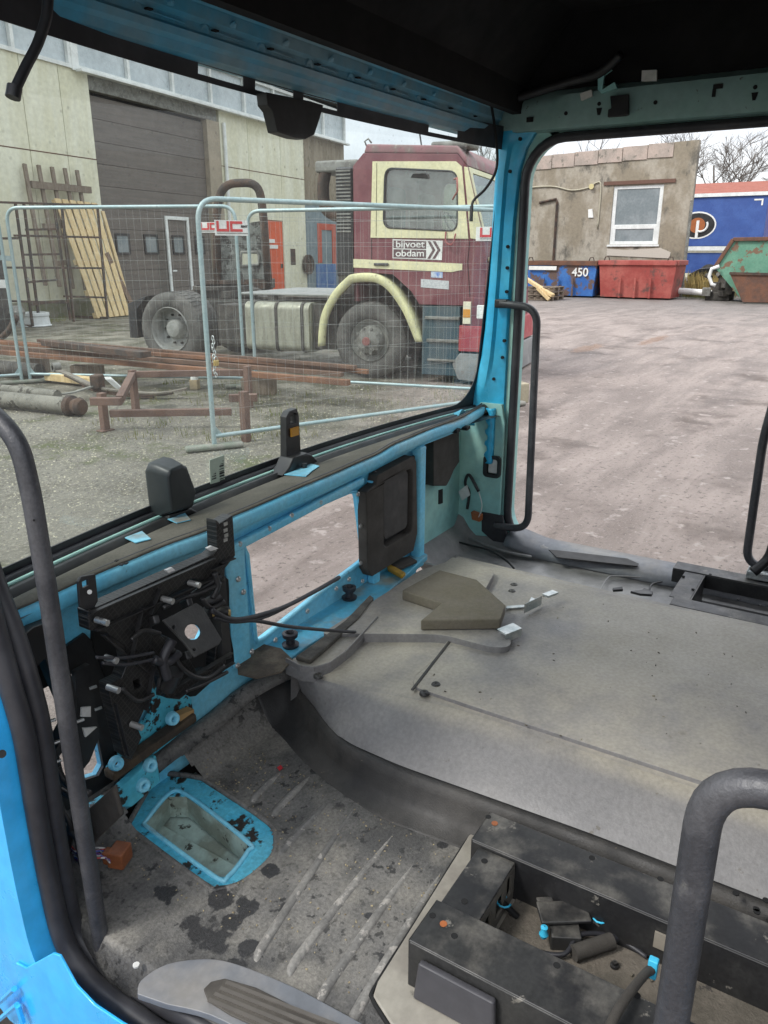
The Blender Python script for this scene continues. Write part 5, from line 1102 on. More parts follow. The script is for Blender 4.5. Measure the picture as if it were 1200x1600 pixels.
def wheel(x, y, rad, wid, front=True, dual=False):
    w = MB().lathe([(.06, rad*.56), (.02, rad*.60), (0, rad*.72), (-.005, rad*.85), (.02, rad*.95), (.05, rad*.985), (.055, rad), (wid-.05, rad), (wid-.02, rad*.95), (wid, rad*.75), (wid-.03, rad*.56)], (x, y, rad), (0, 1, 0), 40).build('wheel', K['tyre'], trk, smooth='all')
    tr_ = MB()
    for k in range(44):
        a = 2*math.pi*k/44
        for j in range(2):
            p0 = Vector((x+math.cos(a)*rad, y+.055+j*(wid-.11)*.5, rad+math.sin(a)*rad)); p1 = Vector((x+math.cos(a+.05)*rad, y+.04+(j+1)*(wid-.11)*.5, rad+math.sin(a+.05)*rad))
            tr_.bar(p0, p1, .028, .012, up=(math.cos(a), 0, math.sin(a)))
    tr_.build('tread', K['tyre'], w)
    if front:
        pr = [(.05, rad*.57), (.035, rad*.54), (.07, rad*.50), (.09, rad*.40), (.0, rad*.34), (-.05, rad*.30), (-.06, rad*.22), (-.08, rad*.12), (-.085, .001)]
    else:
        pr = [(.02, rad*.62), (.0, rad*.60), (.02, rad*.575), (.05, rad*.56), (.16, rad*.54), (.20, rad*.47), (.21, rad*.30), (.12, rad*.27), (.08, rad*.20), (.07, .001)]
    rm = MB().lathe(pr, (x, y, rad), (0, 1, 0), 32).build('rim', K['steelgrey'] if front else mat('silver_grey_rim', (.34, .34, .32), .5, .2, c2=(.24, .24, .22), ns=7), w, smooth=True)
    nt_ = MB()
    for k in range(10):
        a = 2*math.pi*k/10; r_ = rad*(.33 if front else .40); yy = y-(.03 if front else -.20)
        nt_.cyl((x+math.cos(a)*r_, yy-.03, rad+math.sin(a)*r_), (x+math.cos(a)*r_, yy+.02, rad+math.sin(a)*r_), .017, 6)
    nt_.build('wheel_nut', K['grime'] if not front else K['steelgrey'], w)
    if front: MB().lathe([(-.10, .001), (-.10, .05), (-.085, .06)], (x, y, rad), (0, 1, 0), 16).build('hub_cap', mat('dull_red_hub', (.22, .09, .08), .7), w, smooth=True)
wheel(0, .03, .495, .27, True)
wheel(0, 2.08, .495, .27, True)
wheel(-3.16, .02, .53, .56, False)
wheel(-3.16, 1.8, .53, .56, False)
# chassis, tank, deck, fifth wheel, rear wings
for y in (.75, 1.55): box_part('chassis_rail', K['grime'], -4.9, 1.5, y, y+.09, .68, .94)
for x in (-4.8, -4.4, -3.2, -2.6, -1.5): box_part('cross_member', K['grime'], x, x+.1, .84, 1.55, .72, .9)
MB().cyl((-3.87, .55, .515), (-3.87, 1.85, .515), .09, 12).build('rear_axle', K['grime'], trk, smooth=True)
MB().lathe([(-.22, .02), (-.2, .16), (0, .24), (.2, .16), (.22, .02)], (-3.87, 1.2, .5), (0, 1, 0), 18).build('differential', K['grime'], trk, smooth=True)
MB().plate(rrect(.02, .66, .30, .96, .10), [], O=(-2.25, 0, 0), U=(0, 1, 0), V=(0, 0, 1), T=(1, 0, 0), th=1.2).build('fuel_tank', mat('grimy_aluminium_tank', (.34, .34, .27), .5, .2, c2=(.26, .255, .2), ns=4, stretch=(3, 3, .6), c3=(.18, .165, .13), s3=10, t3=.62), trk, bevel=.02)
for x in (-2.12, -1.68, -1.2): MB().plate(rrect(.01, .67, .29, .97, .10), [rrect(.022, .658, .302, .958, .1)], O=(x, 0, 0), U=(0, 1, 0), V=(0, 0, 1), T=(1, 0, 0), th=.05).build('tank_strap', K['grime'], trk)
MB().cyl((-1.85, .25, .962), (-1.85, .25, 1.04), .09, 16).build('tank_cap', K['grime'], trk, smooth=True)
box_part('deck_plate', mat('grey_deck', (.24, .25, .24), .5, c2=(.3, .3, .29), ns=4), -2.5, -.5, .2, 2.0, 1.04, 1.07)
box_part('battery_box', K['grime'], -2.9, -2.35, .15, .6, .35, .9)
box_part('air_tank', K['grime'], -1.0, -.62, .1, .6, .35, .95)
MB().cyl((-2.95, .35, .42), (-2.35, .35, .42), .13, 14).build('air_cylinder', K['steelgrey'], trk, smooth=True)
MB().lathe([(0, .001), (0, .5), (.05, .5), (.06, .45)], (-3.6, 1.2, 1.06), (0, 0, 1), 26).build('fifth_wheel', K['grime'], trk, smooth=True)
box_part('fifth_wheel_mount', K['grime'], -4.1, -3.1, .8, 1.6, .945, 1.055)
MB().slab([(-4.76, .1, .38), (-4.74, .1, .88), (-4.4, .1, .98), (-4.3, .1, 1.0), (-4.55, .1, .8), (-4.6, .1, .38)], (0, .5, 0)).build('rear_mudguard', K['black'], trk, bevel=.02)
# behind the cab: intake stack, grille, hoses, roof gear
box_part('air_intake', K['black'], -.55, -.27, .05, .5, 1.3, 2.62, bev=.03)
gr = MB()
for k in range(18): gr.bb(-.53, -.29, .035, .05, 1.85+k*.042, 1.868+k*.042)
gr.build('intake_grille', K['steelgrey'], trk)
box_part('intake_duct', K['steelgrey'], -.98, -.25, .2, .8, 2.58, 2.72, bev=.03)
MB().tube(smoothpath([(-.85, .3, 2.6), (-.9, .3, 2.4), (-.85, .3, 2.15), (-.6, .3, 2.05)], 5), .09, 12).build('exhaust_bend', K['rustdk'], trk, smooth='all')
for k in range(3): MB().tube(smoothpath([(-.32, .5+.15*k, 1.6), (-.5, .45+.15*k, 1.35), (-.35, .4+.15*k, 1.15)], 5), .02, 8).build('air_line', K['black'], trk, smooth='all')
MB().tube([(-.02, .1, 2.80), (-.08, .1, 2.90), (-.02, .1, 2.93), (.03, .1, 2.88)], .012, 6).build('lifting_eye', K['steelgrey'], trk, smooth='all')
box_part('roof_beacon_bar', K['steelgrey'], .95, 1.55, .1, .5, 2.78, 2.86, bev=.03)
MB().tube([(.62, .6, 2.82), (.52, .6, 3.25)], .012, 6).build('aerial', K['black'], trk)
MB().slab([(.7, -.02, 2.46), (.75, -.05, 2.50), (.95, -.05, 2.50), (.98, -.02, 2.44)], (0, .01, 0)).build('window_visor', K['black'], trk, bevel=.005)
# seats, wheel and mirror seen through the glass
for y in (.35, 1.55):
    st_ = box_part('seat', mat('dark_seat', (.05, .055, .06), .9), .1, .6, y, y+.5, 1.42, 1.75, bev=.06)
    MB().bb(.12, .28, y+.02, y+.48, 1.76, 2.4).build('backrest', mat('dark_backrest', (.05, .055, .06), .9), st_, bevel=.06)
MB().tube([Vector((1.12, .62, 1.93))+Vector((.0, .2*math.cos(a), 0))+Vector((-.12, 0, .16))*math.sin(a) for a in [2*math.pi*k/20 for k in range(20)]], .015, 8, closed=True).build('steering_wheel', K['black'], trk, smooth='all')
MB().tube([(1.38, -.06, 2.42), (1.48, -.22, 2.42), (1.5, -.24, 2.28), (1.38, -.1, 2.2)], .012, 6).build('mirror_arm', mat('faded_red_arm', (.35, .12, .1), .6), trk, smooth='all')
MB().tube(smoothpath([(1.26, -.02, 1.84), (1.28, -.06, 1.72), (1.38, -.06, 1.7), (1.42, -.05, 1.82)], 4), .012, 6).build('mirror_bracket', mat('maroon_bracket', (.25, .05, .05), .6), trk, smooth='all')

for c_ in trk.children:
    if not c_.name.startswith('wheel') or c_.name.startswith('wheel_arch'): c_.scale.x = .83

# --- workshop: long wall, roller door, clerestory. local x along the wall, y behind it
WP = Vector((14.516, 18.229, 0)); WA = math.atan2(.148, .989)
wk = thing('workshop_building', 'long cream panelled workshop with a brown roller door and white high windows', 'workshop', WP, WA, local=True)
creamw = mat('stained_cream_panel', (.6, .58, .43), .7, c2=(.66, .65, .52), ns=.9, stretch=(2.5, 2.5, .5), c3=(.3, .22, .1), s3=2.2, t3=.64, w3=.15, bump=.002, bs=20)
def wb(name, m, x0, x1, y0, y1, z0, z1, par=None, bev=.01): return MB().bb(x0, x1, y0, y1, z0, z1).build(name, m, par or wk, bevel=bev)
wx = [-9, -3.4, -1.85, -.65, .36]
for i in range(4):
    wb('wall_panel', creamw, wx[i]+.008, wx[i+1]-.008, 0, .3, 0, 3.93); wb('wall_panel', creamw, wx[i]+.008, wx[i+1]-.008, 0, .3, 3.95, 6.0)
wb('wall_joint', K['rust'], -9, .36, -.004, .1, 3.93, 3.95, bev=0)
wb('plinth', mat('mossy_plinth', (.14, .15, .08), .9, c2=(.2, .19, .14), ns=5), -9, .36, -.06, -.002, 0, .45)
wb('wall_core', K['roof'], -9, 15.4, .32, 8, 0, 7.4, bev=0)
rd = mat('brown_roller_door', (.105, .09, .078), .6, c2=(.13, .11, .095), ns=2, stretch=(.4, .4, 6))
for k in range(10):
    a = wb('door_section', rd, .40, 5.42, .16, .22, .02+k*.55, .02+k*.55+.545, bev=.012)
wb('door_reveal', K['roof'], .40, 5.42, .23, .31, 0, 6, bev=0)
wb('door_lintel', K['steelgrey'], .36, 6.0, .02, .28, 5.6, 6.0)
wb('door_post', mat('tan_concrete', (.33, .28, .21), .85, c2=(.27, .23, .17), ns=2), 5.42, 6.1, .0, .3, 0, 5.6)
for x0, x1 in ((.9, 1.48), (2.1, 2.72), (3.4, 3.98), (4.55, 5.05)):
    f_ = MB().plate(rrect(x0, x1, 1.55, 2.12, .03), [rrect(x0+.06, x1-.06, 1.61, 2.06, .03)], O=(0, .12, 0), U=(1, 0, 0), V=(0, 0, 1), T=(0, .035, 0), th=1).build('door_window', K['black'], wk)
    MB().bb(x0+.061, x1-.061, .14, .15, 1.611, 2.059).build('pane', K['pane'], f_)
wd = MB(); wd.bb(3.12, 3.22, .1, .155, .02, 2.66); wd.bb(4.16, 4.26, .1, .155, .02, 2.66); wd.bb(3.2201, 4.1599, .1, .155, 2.56, 2.66)
wdo = wd.build('wicket_frame', K['white'], wk, bevel=.006)
MB().bb(3.24, 3.42, .06, .09, 1.05, 1.09).build('handle', K['white'], wdo)
MB().cyl((6.25, -.08, 0), (6.25, -.08, 5.6), .06, 10).build('downpipe', K['white'], wk, smooth=True)
wx = [6.1, 7.75, 9.9, 11.66]
for i in range(3):
    wb('wall_panel', creamw, wx[i]+.008, wx[i+1]-.008, 0, .3, 4.32, 5.95)
    z0 = 2.74 if i == 1 else 0
    wb('wall_panel', creamw, wx[i]+.008, wx[i+1]-.008, 0, .3, z0, 4.30)
wb('wall_joint', K['rust'], 6.1, 11.66, -.004, .1, 4.30, 4.32, bev=0)
wb('wall_panel', creamw, 7.758, 8.70, 0, .3, 0, 2.735)
orr = mat('orange_red_door', (.62, .10, .035), .5, c2=(.56, .09, .03), ns=3)
od = wb('orange_door', orr, 8.72, 9.88, .03, .1, .05, 2.73)
for z in (1.75, 1.95): MB().bb(8.8, 9.45-.2*(z > 1.8), .0, .029, z, z+.13).build('door_notice', K['signw'], od)
MB().bb(9.65, 9.72, -.03, .029, 1.05, 1.2).build('handle', K['black'], od)
wb('wall_patch', K['rustdk'], 10.35, 10.75, -.008, -.001, 1.15, 1.75, bev=.003)
brc = mat('stained_brown_concrete', (.2, .165, .115), .9, c2=(.26, .22, .16), ns=1.5, stretch=(2, 2, .6), c3=(.12, .11, .07), s3=4, t3=.58)
wb('concrete_bay', brc, 11.67, 15.3, .05, .3, 3.6, 6.05)
bgm = mat('blue_grey_sheet', (.15, .2, .22), .6, c2=(.19, .24, .26), ns=3)
wb('sheet_door', bgm, 11.67, 15.9, .0, .28, 0, 3.55)
rdm = mat('red_frame_paint', (.42, .08, .045), .5)
wb('red_door_frame', rdm, 12.6, 12.95, -.03, -.002, 1.2, 2.75); wb('red_door_frame', rdm, 13.9, 14.25, -.03, -.002, .9, 2.75); wb('red_door_frame', rdm, 12.96, 13.89, -.03, -.002, 2.5, 2.75)
wb('blue_door_leaf', mat('blue_door', (.05, .13, .32), .5, c2=(.08, .18, .34), ns=4), 12.4, 14.2, -.035, -.003, 0, 1.15)
MB().lathe([(0, .001), (0, .12), (-.06, .14), (-.06, .30), (-.12, .34), (-.12, .38), (0, .38)], (11.6, -.05, 1.15), (0, 1, 0), 24).build('hose_reel', K['rustdk'], wk, smooth=True)
# white clerestory
cl = MB()
for x0, x1, z0, z1 in ((-9, -.2, 5.98, 6.95), (-.05, 15.3, 6.0, 7.2)):
    cl.bb(x0, x1, -.05, .05, z0, z0+.09); cl.bb(x0, x1, -.05, .05, z1-.09, z1); nx_ = int((x1-x0)/1.75)
    for k in range(nx_+1):
        x = x0+(x1-x0-.1)*k/nx_; cl.bb(x, x+.1, -.048, .048, z0+.091, z1-.091)
cl.bb(-.2, -.05, -.06, .06, 5.95, 7.2)
clf = cl.build('window_strip', K['white'], wk)
MB().bb(-9, 15.3, .055, .07, 6.0, 7.2).build('pane', mat('frosted_pane', (.42, .47, .49), .25, c2=(.5, .55, .57), ns=.8, spec=.6), clf)
wb('window_ledge', K['white'], -.1, 15.3, -.25, -.06, 5.92, 5.99)
wb('roof_edge', K['steelgrey'], -9, 15.4, -.3, 8, 7.42, 7.6)

# --- timber and steel leaning against the workshop
def wpt(x, y, d): # point on a vertical plane standing d metres in front of the wall
    M0 = Matrix.Translation(WP) @ Matrix.Rotation(WA, 4, 'Z'); n = Vector((-math.sin(WA), math.cos(WA), 0)); o = WP-n*d
    dr = _f+_r*((x-600)/FPX)+_u*((800-y)/FPX); e = Vector((0, 0, EYE)); return e+dr*((o-e).dot(n)/dr.dot(n))
pal = thing('pallet', 'tall pale new timber pallet leaning in front of the brown roller door', 'pallet', wpt(180, 507, 1.2))
tl_, tr_, bl_, br_ = wpt(83, 310, .3), wpt(152, 318, .3), wpt(152, 508, 1.25), wpt(205, 500, 1.25)
bl_.z = .02; br_.z = .02
nn = (tr_-tl_).cross(bl_-tl_).normalized()
if nn.dot(tl_) > 0: nn = -nn
for k in range(6):
    a0, a1 = tl_.lerp(tr_, (k+.06)/6), tl_.lerp(tr_, (k+.8)/6); b0, b1 = bl_.lerp(br_, (k+.06)/6), bl_.lerp(br_, (k+.8)/6)
    MB().slab([a0, a1, b1, b0], nn*.03).build('slat', K['timber'], pal, bevel=.004)
for f in (.03, .26, .52, .78, .97):
    a, b = tl_.lerp(bl_, f), tr_.lerp(br_, f); MB().bar(a-nn*.05, b-nn*.05, .14, .08, up=nn).build('crosspiece', K['timber'], pal, bevel=.004)
a, b = wpt(166, 395, .75), wpt(207, 472, 1.05); b.z = max(b.z, .05)
pk_ = MB().bar(a, wpt(208, 480, 1.1), .16, .04, up=nn).build('plank', mat('brown_plank', (.13, .08, .05), .8, c2=(.18, .12, .08), ns=5), None)
tag(pk_, 'dark brown plank leaning beside the pale timber pallet', 'plank')
a, b = wpt(160, 330, .35), wpt(203, 480, 1.0)
tag(MB().bar(a, b, .1, .05, up=nn).build('board', K['timber'], None), 'narrow pale board standing at the right edge of the leaning pallet', 'board')
# old wooden rack: five uprights with a rail
rk = thing('wooden_rack', 'weathered wooden rack of five uprights and rails leaning on the cream wall', 'rack', wpt(80, 480, .5))
for i, (x, y) in enumerate(((38, 256), (60, 258), (81, 261), (101, 263), (120, 266))):
    MB().bar(wpt(x, y, .12), wpt(x+33, y+190, .55), .09, .06, up=(0, -1, 0)).build('upright', K['oldtimber'], rk)
MB().bar(wpt(48, 288, .22), wpt(141, 297, .22), .1, .16, up=(0, 0, 1)).build('rail', K['oldtimber'], rk)
MB().bar(wpt(68, 354, .35), wpt(90, 354, .35), .1, .14, up=(0, 0, 1)).build('rail', K['oldtimber'], rk)
MB().bar(wpt(85, 412, .4), wpt(106, 410, .4), .1, .12, up=(0, 0, 1)).build('rail', K['oldtimber'], rk)
# black square-tube stillage
stl = thing('steel_stillage', 'tall black square tube stillage standing between the fence and the cream wall', 'stillage', wpt(80, 515, 1.6))
blk = K['rustdk']; s_ = MB()
fr4 = [((24, 317), (52, 516)), ((37, 317), (63, 515)), ((96, 318), (118, 522)), ((152, 321), (170, 513)), ((84, 319), (110, 500))]
for a, b in fr4:
    A, B = wpt(*a, 1.5), wpt(*b, 1.5); B.z = max(B.z, .03); s_.bar(A, B, .05, .05, up=(0, -1, 0))
for a, b in (((0, 316), (152, 321)), ((22, 368), (156, 371)), ((0, 418), (160, 419)), ((40, 359), (88, 358)), ((38, 398), (92, 397)), ((44, 441), (90, 437)), ((0, 470), (105, 473)), ((100, 463), (165, 465)), ((48, 476), (100, 470)), ((75, 516), (120, 522)), ((120, 522), (170, 512)), ((52, 512), (90, 512))):
    s_.bar(wpt(*a, 1.5), wpt(*b, 1.5), .045, .045)
s_.build('stillage_frame', blk, stl, bevel=.004)
for z, m_ in ((.03, blk),):
    P_ = [wpt(50, 516, 1.5), wpt(170, 513, 1.5)]
    d_ = Vector((math.sin(WA), -math.cos(WA), 0))
    b_ = MB(); b_.bar(Vector((P_[0].x, P_[0].y, .04)), Vector((P_[0].x, P_[0].y, .04))-d_*1.1, .05, .05); b_.bar(Vector((P_[1].x, P_[1].y, .04)), Vector((P_[1].x, P_[1].y, .04))-d_*1.1, .05, .05); b_.bar(Vector((P_[0].x, P_[0].y, 1.9))-d_*.0, Vector((P_[0].x, P_[0].y, 1.9))-d_*1.1, .05, .05)
    b_.build('stillage_side', blk, stl)
o = wpt(55, 505, 1.3); o.z = 0
tag(MB().lathe([(0, .001), (0, .34), (.02, .36), (.04, .33), (.22, .31), (.24, .33), (.30, .33), (.31, .29), (.3, .27), (.12, .25), (.12, .001)], o, (0, 0, 1), 28).build('wheel_rim', mat('white_painted_rim', (.6, .62, .62), .5, c2=(.5, .52, .52), ns=5), None, smooth=True), 'white steel wheel rim lying flat on the ground inside the black stillage', 'wheel rim')
# window of the next bay at the far left, dark cabinet
lc = thing('scrap_machine', 'dark scrap machine half hidden behind the fence at the far left edge', 'machine', wpt(10, 500, 2.2))
a = wpt(-40, 360, 2.2); b = wpt(22, 500, 2.2)
MB().bb(min(a.x, b.x), max(a.x, b.x), b.y, b.y+.8, .05, 1.9).build('body', K['grime'], lc, bevel=.03)
MB().slab([wpt(-10, 398, 2.25), wpt(16, 400, 2.25), wpt(16, 408, 2.25), wpt(-10, 405, 2.25)], (0, -.05, 0)).build('pale_rail', K['galv'], lc)
MB().slab([wpt(-6, 437, 2.25), wpt(6, 437, 2.25), wpt(6, 450, 2.25), wpt(-6, 450, 2.25)], (0, -.08, 0)).build('pale_block', K['signw'], lc)
MB().lathe([(0, .001), (0, .12), (.12, .1), (.3, .16), (.42, .1), (.43, .001)], Vector((b.x-.1, b.y-.3, .15)), (0, 0, 1), 14).build('pump', K['steelgrey'], lc, smooth=True)
MB().tube(smoothpath([at(-20, 533, Z=.25), at(4, 526, Z=.3), at(17, 512, Z=.5), at(24, 497, Z=.75)], 5), .05, 10).build('exhaust_hose', K['rustdk'], lc, smooth='all')

# --- scrap cab back standing behind the tractor
def xpt(x, y, D):  # on a plane facing the camera, D metres out along the view's heading
    h = Vector((math.cos(AZ), math.sin(AZ), 0)); dr = _f+_r*((x-600)/FPX)+_u*((800-y)/FPX); return Vector((0, 0, EYE))+dr*(D/dr.dot(h))
sb_ = thing('scrap_cab_back', 'mottled grey scrap cab back with rounded black frame, behind the fuel tank', 'scrap cab', xpt(375, 460, 14.2))
fp = roundpath([xpt(340, 455, 14), xpt(338, 330, 14), xpt(348, 287, 14), xpt(404, 285, 14), xpt(411, 330, 14), xpt(420, 452, 14)], .28, 6)
MB().tube(fp, .07, 10).build('frame', K['rustdk'], sb_, smooth='all')
mott = mat('peeling_grey_paint', (.16, .17, .155), .8, c2=(.05, .05, .045), ns=7, lo=.46, hi=.54, c3=(.26, .27, .25), s3=11, t3=.58)
pts2 = [xpt(x, y, 14.05) for x, y in ((334, 358), (412, 344), (418, 440), (336, 440))]
win2 = [xpt(x, y, 14.05) for x, y in ((377, 394), (402, 394), (405, 400), (404, 414), (377, 416))]
h_ = Vector((math.cos(AZ), math.sin(AZ), 0)); rr_ = _r
def l2(p): return ((p-pts2[0]).dot(rr_), p.z)
o2 = Vector((pts2[0].x, pts2[0].y, 0))
MB().plate([l2(p) for p in pts2], [[l2(p) for p in win2]], O=o2, U=rr_, V=(0, 0, 1), T=h_, th=.06).build('panel', mott, sb_, bevel=.01)
MB().tube(win2, .03, 8, closed=True).build('window_trim', K['steelgrey'], sb_, smooth='all')
MB().slab([xpt(x, y, 13.95) for x, y in ((322, 438), (424, 436), (424, 452), (322, 452))], h_*.5).build('sill', K['rustdk'], sb_, bevel=.02)
for x in (330, 412):
    p_ = xpt(x, 452, 14.2); MB().bb(p_.x-.08, p_.x+.08, p_.y-.08, p_.y+.08, 0, p_.z).build('support', K['rustdk'], sb_)

# --- rusty steel in the gravel: long beams on bearers, trestle
gname = 'long rusty steel bars stacked on bearers'
def beam(a, b, z, w, h, label, m):
    A, B = at(*a, Z=z), at(*b, Z=z); o = MB().bar(A, B, w, h).build('steel_bar', m, None, bevel=.004)
    return tag(o, label, 'steel bar', gname)
rb1 = mat('orange_rust_bar', (.2, .095, .05), .85, c2=(.13, .065, .04), ns=3, bump=.002, bs=60)
rb2 = mat('brown_rust_bar', (.1, .06, .042), .85, c2=(.15, .085, .055), ns=3, bump=.002, bs=60)
beam((0, 550), (545, 598), .30, .08, .06, 'lowest orange rusty bar along the front of the stack', rb1)
beam((-20, 541), (535, 585), .34, .07, .05, 'second rusty bar up, just above the orange one', rb2)
beam((-20, 534), (552, 576), .39, .06, .045, 'brown bar in the middle of the rusty stack', rb1)
beam((60, 532), (556, 574), .42, .06, .04, 'topmost thin rusty bar reaching toward the front tyre', rb2)
beam((-30, 531), (575, 581), .36, .05, .05, 'hindmost slim rusty bar, its end lying by the tractor tyre', rb1)
def dbeam(a, b, z, label):
    A, B = at(*a, Z=z), at(*b, Z=z); return tag(MB().bar(A, B, .16, .07).build('steel_bar', K['rustdk'], None, bevel=.006), label, 'steel bar', gname)
dbeam((72, 535), (228, 554), .45, 'short thick dark bundle lying on top of the rusty bars')
bg_ = 'bearers under the steel bars'
for x, y, lb in ((52, 568, 'left'), (137, 580, 'middle'), (405, 600, 'right')):
    p_ = at(x, y, Z=.12); o_ = MB().box((p_.x, p_.y, .1), (.16, .4, .2), .5).build('bearer', K['oldtimber'], None, bevel=.01)
    tag(o_, {'left': 'squat dark timber bearer under the steel bars, nearest the left edge', 'middle': 'timber bearer under the short thick dark bundle', 'right': 'timber bearer under the bars behind the trestle leg', 'far': 'timber bearer under the bar ends beside the front tyre'}[lb], 'bearer', bg_)
# trestle frame
ts = thing('trestle', 'low rusty angle iron trestle frame standing on the gravel by the near fence', 'trestle', at(270, 640, Z=0))
P0, P1, P2, P3 = at(145, 625, Z=.36), at(183, 627, Z=.36), at(208, 585, Z=.36), at(385, 582, Z=.36)
tr4 = MB()
def L_(a, b, w=.065, h=.065): tr4.bar(a, b, w, h)
Q0 = at(165, 673, Z=.0); Q1 = at(385, 690, Z=.0)
A_ = Vector((Q0.x, Q0.y, .36)); B_ = Vector((Q1.x, Q1.y, .36)); dn = (B_-A_).normalized(); bk = Vector((-dn.y, dn.x, 0));
if bk.dot(A_) < 0: bk = -bk
C_, D_ = at(205, 583, Z=.36), at(383, 575, Z=.36)
L_(A_, Vector((A_.x, A_.y, .0))); L_(Vector((B_.x, B_.y, .45)), Vector((B_.x, B_.y, .0)))
L_(at(172, 646, Z=.16), at(362, 643, Z=.16)); L_(at(142, 627, Z=.37), at(190, 627, Z=.37)); L_(at(187, 624, Z=.37), at(208, 583, Z=.37)); L_(at(208, 585, Z=.37), at(380, 582, Z=.37))
p_ = at(206, 578, Z=.42); L_(p_, Vector((p_.x, p_.y, 0))); p_ = at(386, 572, Z=.45); L_(p_, Vector((p_.x, p_.y, .0))); L_(at(358, 622, Z=.37), at(402, 621, Z=.37))
tr4.box((A_.x, A_.y, .006), (.14, .1, .012))
tr4.build('trestle_frame', mat('brown_rust_angle', (.15, .092, .07), .85, c2=(.115, .07, .055), ns=5, bump=.0015, bs=90), ts, bevel=.004)
# tubes, springs, blocks
dt = mat('mossy_grey_tube', (.13, .125, .105), .85, c2=(.2, .19, .16), ns=5, c3=(.06, .055, .045), s3=9, t3=.55, bump=.004, bs=30)
def tube_thing(a, b, z, r, label, m=dt, joint=True):
    A, B = at(*a, Z=z), at(*b, Z=z); t = thing('drive_shaft', label, 'drive shaft', (A+B)/2, group='old shafts on the gravel')
    MB().tube([A, A.lerp(B, .5)+Vector((0, 0, .004)), B], r, 16).build('shaft_tube', m, t, smooth=True)
    if joint:
        d = (B-A).normalized(); MB().lathe([(0, r*.9), (.02, r*1.35), (.07, r*1.3), (.09, r*.9), (.16, r*1.15), (.2, r*.9), (.21, .001)], B-d*.02, d, 14).build('shaft_joint', K['rustdk'], t, smooth=True)
    return t
tube_thing((-60, 618), (108, 634), .10, .085, 'thick mottled grey shaft with a knuckle end lying nearest the cab')
tube_thing((-60, 603), (90, 618), .12, .06, 'plain grey tube lying just behind the thick mottled shaft', joint=False)
tube_thing((-60, 570), (62, 580), .12, .10, 'fat black tube end under the left end of the steel bars', m=K['grime'], joint=False)
lf = thing('leaf_spring', 'rusty truck leaf spring with a rolled eye lying across the gravel', 'leaf spring', at(180, 605, Z=0))
sp_ = smoothpath([at(88, 578, Z=.22), at(110, 586, Z=.20), at(150, 604, Z=.14), at(200, 612, Z=.08), at(250, 614, Z=.07), at(292, 607, Z=.12)], 5)
for k in range(3):
    m_ = MB(); q_ = sp_ if k == 0 else sp_[4*k:-3*k]
    for i in range(len(q_)-1): m_.bar(q_[i]-Vector((0, 0, .022*k)), q_[i+1]-Vector((0, 0, .022*k)), .075, .018)
    m_.build('leaf', mat('greyed_spring_steel', (.2, .18, .145), .7, c2=(.14, .12, .1), ns=6) if k == 0 else K['rustdk'], lf)
d_ = (sp_[1]-sp_[0]).normalized(); sdv = d_.cross(Vector((0, 0, 1))).normalized()
MB().lathe([(-.045, .03), (-.045, .06), (.045, .06), (.045, .03)], sp_[0]+Vector((0, 0, .03)), sdv, 16).build('spring_eye', K['steelgrey'], lf, smooth=True)
MB().box(at(152, 596, Z=.2), (.14, .12, .16), .4).build('spring_clamp', K['rustdk'], lf, bevel=.02)
lf2 = MB()
sp2 = smoothpath([at(85, 617, Z=.08), at(115, 613, Z=.1), at(148, 602, Z=.16)], 6)
for i in range(len(sp2)-1): lf2.bar(sp2[i], sp2[i+1], .06, .016)
tag(lf2.build('spring_leaf', K['steelgrey'], None), 'single bent spring leaf running under the clamp of the leaf spring', 'spring leaf')
wr = at(165, 593, Z=.2)
tag(MB().slab([wr, wr+Vector((.05, -.05, .0)), wr+Vector((.14, -.12, -.13)), wr+Vector((.08, -.06, -.11))], (.0, .02, .03)).build('white_scrap', K['signw'], None), 'curled white plastic scrap caught on the leaf spring clamp', 'plastic scrap')
pl_ = at(110, 590, Z=.1)
tag(MB().bar(at(75, 588, Z=.08), at(150, 596, Z=.08), .12, .09).build('timber_block', K['timber'], None, bevel=.006), 'pale timber block lying behind the rolled eye of the leaf spring', 'timber block')
wb_ = thing('capped_block', 'small wooden block with a white cap standing beside the near fence post', 'block', at(305, 605, Z=0))
p_ = at(305, 608, Z=0)
MB().box((p_.x, p_.y, .06), (.1, .1, .12), .4).build('block', mat('tan_block', (.4, .32, .2), .8), wb_, bevel=.006)
MB().lathe([(0, .001), (0, .05), (.05, .045), (.1, .012), (.1, .001)], (p_.x, p_.y, .121), (0, 0, 1), 12).build('cap', K['signw'], wb_, smooth=True)
o = at(803, 628, Z=0)
tag(MB().box((o.x+.1, o.y+.1, .11), (.5, .22, .22), .9).build('kerb_block', mat('sandy_concrete', (.35, .31, .22), .9, c2=(.28, .25, .18), ns=6, bump=.003, bs=50), None, bevel=.012), 'sandy concrete block on the ground in front of the maroon tractor', 'concrete block')

